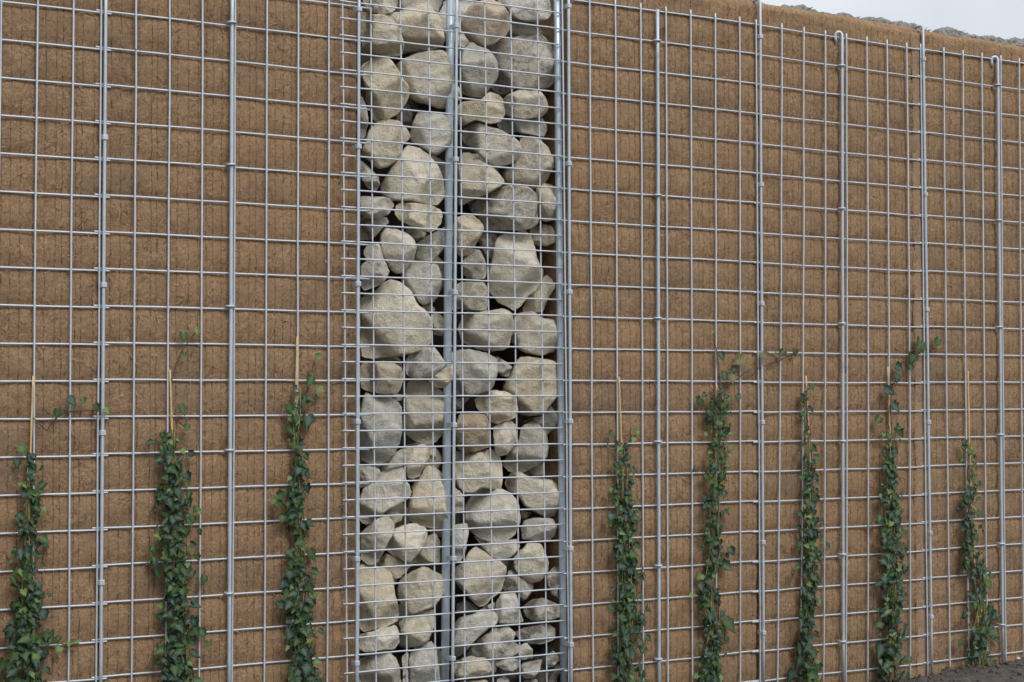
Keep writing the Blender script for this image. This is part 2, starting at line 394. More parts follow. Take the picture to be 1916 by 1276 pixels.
# ------------------------------------------------------------------ coir mattresses
SEAM = 0.0275
def coir_bay(k):
    x0, x1 = BAY[k]
    top = ZTOP + 0.045 + {'A': 0, 'B': 0, 'C': 0.006, 'D': 0.004, 'E': 0.0}[k]
    TH = 0.30; ra = 0.038
    cols = []
    n = int(round((x1 - x0) / SEAM))
    sw = (x1 - x0) / n
    sp_ = [x0] + [x0 + (i + U(-0.26, 0.26)) * sw for i in range(1, n)] + [x1]
    for i in range(n):
        for f in (0.0, 0.10, 0.26, 0.5, 0.74, 0.90):
            cols.append((sp_[i] + (sp_[i + 1] - sp_[i]) * f, i + f))
    cols.append((x1, float(n)))
    deep = [U(0.15, 1.0) for i in range(n + 1)]
    # profile rows: ('f', z) on the front, then the rolled-over top, then the back
    rows = [('f', z) for z in np.arange(-0.14, top, 0.0105)]
    for a in range(1, 10): rows.append(('a', a * 10))
    rows += [('b', top + ra, 0.10), ('b', top + ra - 0.005, 0.2), ('b', top + ra - 0.012, TH), ('b', 1.2, TH + 0.01), ('b', -0.14, TH)]
    vs = []; uvs = []
    pin = [p for p in PINCH if x0 - 0.08 < p[0] < x1 + 0.08]
    rag = U(0, 100)
    for r in rows:
        for x, su in cols:
            ed = min(x - x0, x1 - x)
            edge = 0.0
            if ed < 0.014: edge = 0.012 * (1 - math.sqrt(max(0, 1 - (1 - ed / 0.014) ** 2)))
            f = abs(su - round(su)); seam = 0.0017 * deep[int(round(su))] * max(0, 1 - f / 0.20) ** 1.5
            if r[0] == 'f':
                z = r[1]; d = bow(k, x, z)
                cu = (x * 10 - U0[k]) % 1.0; cv = ((ZTOP + ZO[k] - z) * 10) % 1.0
                bul = (math.sin(math.pi * cu) ** 0.5 * 0.45 + 0.55) * math.sin(math.pi * cv) ** 0.42 if z < ZTOP else 0.7
                y = d + 0.0150 - 0.0120 * max(bul, 0) + seam + edge
                y += 0.0045 * noise.fractal(Vector((x * 9, z * 9, rag)), 1, 2, 3) + 0.0022 * noise.noise(Vector((x * 60, z * 60, 1)))
                for px, pz, s in pin:
                    q = ((x - px) / 0.028) ** 2 + ((z - pz) / 0.034) ** 2
                    if q < 4: y += 0.011 * s * math.exp(-q * 1.4)
                vs.append((x, max(y, d + 0.002), z)); uvs.append((su, z))
            elif r[0] == 'a':
                an = math.radians(r[1]); d = bow(k, x, top) + 0.0105 - 0.004
                nn = 0.005 * noise.fractal(Vector((x * 5, r[1] * 0.02, rag + 5)), 1, 2, 2) + 0.0015 * noise.noise(Vector((x * 50, r[1] * 0.05, rag)))
                rr = ra + nn - seam * 0.6
                vs.append((x, d + ra - rr * math.cos(an) + edge, top + rr * math.sin(an) - edge * 0.6)); uvs.append((su, top + ra * an))
            else:
                nn = 0.008 * noise.noise(Vector((x * 9, r[2] * 9, rag)))
                vs.append((x, r[2] + bow(k, x, top) - 0.02, r[1] + nn - edge * 0.5)); uvs.append((su, r[1] + r[2] + 3))
    nc = len(cols); nr = len(rows)
    fs = [(j * nc + i, j * nc + i + 1, (j + 1) * nc + i + 1, (j + 1) * nc + i) for j in range(nr - 1) for i in range(nc - 1)]
    # closed ends: bridge front rows to the back with extra vertices straight behind each front row
    for side in (0, nc - 1):
        base = len(vs); xs_ = cols[side][0]
        nf = sum(1 for r in rows if r[0] == 'f')
        steps = 6
        for j in range(nf):
            v0 = vs[j * nc + side]
            for t in range(1, steps + 1):
                yy = v0[1] + (TH - 0.02 - v0[1]) * t / steps
                xx = xs_ + (0.006 * noise.noise(Vector((yy * 25, v0[2] * 25, side))))
                vs.append((xx, yy, v0[2])); uvs.append((0.5 + 40 * yy, v0[2]))
        for j in range(nf - 1):
            ids0 = [j * nc + side] + [base + j * steps + t for t in range(steps)]
            ids1 = [(j + 1) * nc + side] + [base + (j + 1) * steps + t for t in range(steps)]
            for t in range(steps):
                q = (ids0[t], ids0[t + 1], ids1[t + 1], ids1[t])
                fs.append(q if side else q[::-1])
        cap = [base + (nf - 1) * steps + t for t in range(steps)]
        ring = [(nf - 1) * nc + side] + [j * nc + side for j in range(nf, nf + 12)] + cap[::-1]
        fs.append(tuple(ring))
    root = thing('coir_mattress', COIR_LABEL[k], 'coir mattress', ((x0 + x1) / 2, 0.15, 0), 'coir mattresses lining the wall')
    me = mesh('coir_mat', vs, fs)
    ul = me.uv_layers.new(name='UVMap'); li = np.zeros(len(me.loops), dtype=np.int32); me.loops.foreach_get('vertex_index', li)
    ul.data.foreach_set('uv', np.array(uvs, dtype=np.float32)[li].ravel())
    ob = link('coir_mat', me, coir); ob.parent = root; ob.matrix_parent_inverse = Matrix.Translation(-root.location)
    # loose fibres lying on the front
    for nm, mat, cnt in (('pale_fibres', fibre_light, 1700), ('dark_fibres', fibre_dark, 1300)):
        fv, ff = [], []
        for i in range(int(cnt * (x1 - x0) / 0.8)):
            x = U(x0 + 0.02, x1 - 0.02); z = U(-0.05, top + 0.02); a = U(0, 6.28); ln = U(0.008, 0.03) * (1 if R() < 0.9 else 1.7); tw = U(-2.2, 2.2)
            wd = U(0.0003, 0.0007); p = Vector((x, 0, z)); b = len(fv); ns = 5
            for s in range(ns):
                aa = a + tw * s / ns
                dv = Vector((math.cos(aa), 0, math.sin(aa))); nv = Vector((-dv.z, 0, dv.x))
                yy = bow(k, p.x, p.z) + 0.0035 - 0.003 * math.sin(math.pi * s / (ns - 1)) * R()
                for sg in (-1, 1): fv.append(Vector((p.x, yy, p.z)) + nv * wd * sg)
                p += dv * ln / ns
            for s in range(ns - 1): ff.append((b + 2 * s, b + 2 * s + 1, b + 2 * s + 3, b + 2 * s + 2))
        fo = link(nm, mesh(nm, fv, ff), mat); fo['kind'] = 'stuff'
        fo.parent = root; fo.matrix_parent_inverse = Matrix.Translation(-root.location)
    # grey weathered strip along one edge
    if k == 'D':
        sv, sf = [], []
        zs = np.arange(-0.10, top + 0.02, 0.012); wd = 0.052
        for j, z in enumerate(zs):
            for i in range(7):
                x = x1 - 0.002 - wd * (1 - i / 6) - (0.010 * noise.fractal(Vector((z * 9, 0, 1)), 1, 2, 3) if i == 0 else 0)
                ed = x1 - x; edge = 0.012 * (1 - math.sqrt(max(0, 1 - (1 - min(ed, 0.014) / 0.014) ** 2)))
                y = bow(k, x, z) + 0.0042 + edge * 0.93 - 0.0025 * abs(math.sin(math.pi * i / 6)) + 0.002 * noise.noise(Vector((x * 40, z * 25, 4)))
                sv.append((x, y, z))
        for j in range(len(zs) - 1):
            for i in range(6): sf.append((j * 7 + i, j * 7 + i + 1, j * 7 + i + 8, j * 7 + i + 7))
        so = link('edge_strip', mesh('edge_strip', sv, sf), strip_mat)
        sm_ = so.data; ul2 = sm_.uv_layers.new(name='UVMap')
        for lp in sm_.loops: ul2.data[lp.index].uv = (0.5 + (sv[lp.vertex_index][0] - x1) * 2, sv[lp.vertex_index][2])
        so['label'] = 'greyer weathered strip down the mattress edge'
        so.parent = root; so.matrix_parent_inverse = Matrix.Translation(-root.location)
        so.modifiers.new('t', 'SOLIDIFY').thickness = 0.002
for k in 'ABCDE': coir_bay(k)

# dark backing added behind the gabion; its colour gives the gaps their shade
v, f_ = [], []
zs = np.arange(-0.12, 2.6, 0.06); xs = np.arange(xgl - 0.02, xgr + 0.05, 0.06)
for z in zs:
    for x in xs: v.append((x, 0.30 + 0.008 * noise.noise(Vector((x * 12, z * 12, 0))), z))
for j in range(len(zs) - 1):
    for i in range(len(xs) - 1): f_.append((j * len(xs) + i, j * len(xs) + i + 1, (j + 1) * len(xs) + i + 1, (j + 1) * len(xs) + i))
bk = link('shade_backing', mesh('shade_backing', v, f_), backing_mat); bk.modifiers.new('t', 'SOLIDIFY').thickness = 0.01
tag(bk, 'dark fleece added behind the gabion stones as shade in the gaps', 'sheet')

# ------------------------------------------------------------------ wire mesh panels
WR = 0.0028
def wire(name, pts, rad, mat, root, n=8):
    vs, fs = tube_data(pts, rad, n)
    loc = root.location
    me = mesh(name, [p - loc for p in vs], fs)
    return link(name, me, mat, root)
def mesh_panel(k):
    u0 = U0[k]
    n = 9
    us = [u0 + i for i in range(n)]
    JW = {'B': (188.7, 179.5), 'C': (1051, 1063.6), 'D': (1412.5, 1421), 'E': (1719.5, 1733.5)}
    def joint_x(z):
        pa, pb = JW[k]; y = bow(k, u0 / 10, z); py = 638.0
        for _ in range(6):
            q = at(pa + (pb - pa) * py / 1276, py, y); d_ = Vector((q.x, y, z)) - CAM
            py = H_PX / 2 - F_PX * d_.dot(up2) / d_.dot(fwd)
        return at(pa + (pb - pa) * py / 1276, py, y).x
    if k in 'BCDE': us[0] = 10 * joint_x(1.2)
    if k == 'A': us = [u - 0.69 + 0.69 for u in [-6.69 + i for i in range(8)]]
    xa, xb = us[0] / 10 - 0.013, us[-1] / 10 + 0.006
    if k == 'A': xa, xb = -0.62, us[-1] / 10 + 0.004
    if k == 'B': xb = xgl + 0.035
    if k == 'C': xa = us[0] / 10 - 0.007
    dy = -0.003 if k in 'DE' else 0.0
    root = thing('wire_mesh_panel', MESH_LABEL[k], 'wire mesh', (us[0] / 10 if k != 'A' else -0.4, 0, ZTOP), 'wire mesh panels over the coir')
    jz = lambda x, z: 0.0011 * noise.noise(Vector((x * 8, z * 8, 3)))
    for u in us:
        x = u / 10
        if k == 'A' and x < -0.5: continue
        if k in 'ACD' and u == us[-1]: continue            # the lapped end wire is left off behind the rod
        ph = U(0, 50)
        zs = [ZTOP + ZO[k] + 0.017] + [ZTOP + ZO[k] - 0.1 * r for r in range(0, 24)]
        xx_ = (lambda z: joint_x(z)) if (k in 'BCDE' and u == us[0]) else (lambda z: x + (bow(k, x, z) - bow_raw(k, x, z)) * (x - CAM.x) / (0 - CAM.y))
        wire('vertical_wire', [(xx_(z) + 0.0016 * noise.noise(Vector((ph, z * 3, 0))), bow(k, x, z) - WR + dy, z) for z in zs], WR, zinc, root)
    for r in range(0, 24):
        z = ZTOP + ZO[k] - 0.1 * r; ph = U(0, 50)
        xs = [xa] + [u / 10 for u in us if xa < u / 10 < xb] + [xb]
        pts = []
        for i in range(len(xs) - 1):
            for t in (0, 0.5): pts.append(xs[i] + (xs[i + 1] - xs[i]) * t)
        pts.append(xs[-1])
        wire('horizontal_wire', [(x, bow(k, x, z) + WR + dy, z + 0.0014 * noise.noise(Vector((ph, x * 5, 0)))) for x in pts], WR, zinc, root)
for k in 'ABCDE': mesh_panel(k)

# gabion front meshes: 100 x 50 mm
GY = -0.010
def gabion_mesh(verts, xl, xr, zoff, label):
    root = thing('gabion_mesh', label, 'wire mesh', (at(xl[0], 638, GY).x, GY, ZTOP), 'gabion front meshes')
    gr = 0.0024
    for (xt, xb) in verts:
        a = at(xt, 100, GY); b = at(xb, 1270, GY); t = (b - a) / (a.z - b.z); ph = U(0, 50)
        pts = []
        for i in range(24):
            z = ZTOP + 0.25 - i * 0.108
            p = a + t * (a.z - z); pts.append((p.x + 0.0012 * noise.noise(Vector((ph, z * 4, 0))), GY + gr, z))
        wire('vertical_wire', pts, gr, zinc, root)
    al, bl = at(xl[0], 100, GY), at(xl[1], 1270, GY); ar, br = at(xr[0], 100, GY), at(xr[1], 1270, GY)
    for r in range(-4, 47):
        z = ZTOP + zoff - 0.05 * r; t = (al.z - z) / (al.z - bl.z); ph = U(0, 50)
        x0 = al.x + (bl.x - al.x) * t + U(-.001, .001); t = (ar.z - z) / (ar.z - br.z); x1 = ar.x + (br.x - ar.x) * t + U(-.001, .001)
        wire('horizontal_wire', [(x0 + (x1 - x0) * i / 8, GY - gr, z + 0.0010 * noise.noise(Vector((ph, i * .7, 0)))) for i in range(9)], gr, zinc, root)
gabion_mesh([(642.5, 650.2), (695, 704.5), (751, 762), (803.5, 815.7)], (635.5, 643), (853, 850), 0.0045, 'close-barred gabion mesh whose cut ends overlap the three-ivy panel')
gabion_mesh([(862, 870.6), (908.5, 923.5), (957.5, 974), (1007.5, 1024)], (853.5, 848), (1049, 1058), 0.0055, 'close-barred gabion mesh ending at the post on the five-ivy side')

# ------------------------------------------------------------------ rods with clips
RL = ['galvanised joint rod between single-ivy bay and two-ivy bay',
      'galvanised rod with eye bolts crossing the middle of the two-ivy bay',
      'thin galvanised rail rod where gabion stones meet the three-ivy side',
      'galvanised rod strapped to the tube down the middle of the gabion',
      'galvanised rod strapped to the gabion tube on the five-ivy side',
      'plain-topped galvanised rod with eye bolts, first bay past the gabion',
      'galvanised joint rod bent back over the wall top, nearer the gabion',
      'hook-topped galvanised rod with eye bolts, two bays from the gabion',
      'galvanised joint rod bent back over the wall top beside the highest soil',
      'hook-topped galvanised rod with eye bolts, standing in the banked soil']
RY = -0.0125
def nearest_bow(x, z):
    b = [bow(k, x, z) for k in 'ABCDE' if BAY[k][0] - 0.03 <= x < BAY[k][1] + 0.03]
    return min(b) if b else 0.0
for (xt, yt, xb, yb, kind, cl), lab in zip(RODS, RL):
    ga = kind in ('rail', 'mid')
    a0 = at(xt, yt, RY); b0 = at(xb, yb, RY)
    dy = -0.008 if ga else 0.0
    def rp_(py):
        px = xt + (xb - xt) * (py - yt) / (yb - yt)
        q = at(px, py, RY); yy = (RY + nearest_bow(q.x, q.z) + dy) if not ga else -0.021
        return at(px, py, yy)
    root = thing('support_rod', lab, 'rod', tuple(rp_(yb)), 'upright galvanised rods')
    L = root.location
    rr = 0.0048 if kind != 'eye' and kind != 'hook' else 0.0056
    if ga: rr = 0.0047
    ys = np.linspace(yt, yb, 16)
    pts = [rp_(y) + Vector((0.0012 * noise.noise(Vector((xt, y * 0.004, 0))), 0, 0)) for y in ys]
    if kind == 'bent':
        t = pts[0]
        pts = [t + Vector((0, 0.040, 0.006)), t + Vector((0, 0.022, 0.010)), t + Vector((0, 0.010, 0.009)), t + Vector((0, 0.003, 0.005))] + pts
    if kind == 'hook':
        t = pts[0]; hr = 0.0100
        arc = [t + Vector((-hr + hr * math.cos(an), 0.004 * an, hr * 1.15 * math.sin(an))) for an in np.linspace(0.25, 3.0, 9)]
        tail = [t + Vector((-2 * hr - 0.001, 0.011, -0.010)), t + Vector((-2 * hr + 0.003, 0.011, -0.026))]
        pts = list(reversed(arc + tail)) + pts
    wire('rod', pts, rr, zinc_rod, root, 10)
    for c in cl:
        p = rp_(c)
        vs, fs = [], []
        if kind in ('joint', 'bent', 'rail', 'mid'):
            dep = 0.022 if kind != 'mid' else 0.030
            if xt > 1000 and xt < 1100: dep = 0.036
            # band round the rod and two flat tabs running back
            box_data((0, 0.0005, 0), rr + 0.0030, rr + 0.0030, 0.0075, vs, fs, 0.0018)
            for sg in (-1, 1): box_data((sg * 0.0042, dep / 2 + 0.004, 0), 0.0013, dep / 2, 0.0062, vs, fs, 0.0004)
            vs2 = [Vector(q) + p - L for q in vs]
            link('clip', mesh('clip', vs2, fs, False), zinc_rod, root)
        else:
            # flattened eye bolt: ring lying round the rod, shank through the coir
            n1, n2 = 18, 8
            for i in range(n1):
                an = 2 * math.pi * i / n1
                for j in range(n2):
                    bn = 2 * math.pi * j / n2
                    q = 0.0112 + 0.0036 * math.cos(bn)
                    vs.append(Vector((q * math.cos(an) - 0.001, q * math.sin(an) + 0.002, 0.0034 * math.sin(bn))))
            for i in range(n1):
                for j in range(n2):
                    fs.append((i * n2 + j, ((i + 1) % n1) * n2 + j, ((i + 1) % n1) * n2 + (j + 1) % n2, i * n2 + (j + 1) % n2))
            tube_data([(-0.001, 0.010, 0), (-0.001, 0.05, -0.001)], 0.0036, 8, vs, fs)
            vs2 = [Vector(q) + p - L for q in vs]
            link('eye_bolt', mesh('eye_bolt', vs2, fs), zinc_rod, root)

# binding wire twisted round the mesh
q0 = at(226, 86.5, -0.004); q1 = at(262, 93.5, -0.004); pts = []
for i in range(40):
    t = i / 39; c = q0.lerp(q1, t); an = t * 30
    pts.append(c + Vector((0, 0.0042 * math.cos(an) * (1 if t > .1 else 2), 0.0042 * math.sin(an))))
vs, fs = tube_data(pts, 0.0009, 5)
tag(link('binding_wire', mesh('binding_wire', vs, fs), tie_mat), 'short twist of dull binding wire wrapped on a mesh wire', 'wire tie')

# gabion tubes
def post(px0, px1, pyb, y, rad, label):
    a = at(px0, -60, y); b = at(px1, pyb, y)
    root = thing('steel_post', label, 'post', tuple(b), 'tubular steel posts')
    wire('tube', [b.lerp(a, t) for t in np.linspace(0, 1, 8)], rad, zinc_tube, root, 20)
    vs, fs = tube_data([b.lerp(a, 0.985) - b, b.lerp(a, 1.0) + Vector((0, 0, .004)) - b], rad + 0.002, 20)
    link('cap', mesh('cap', vs, fs), zinc_tube, root)
post(843, 832, 1330, 0.030, 0.0125, 'stout galvanised tube post among the stones, middle of the gabion')
post(1041.5, 1055, 1330, 0.006, 0.0110, 'galvanised tube post at the gabion edge on the five-ivy side')
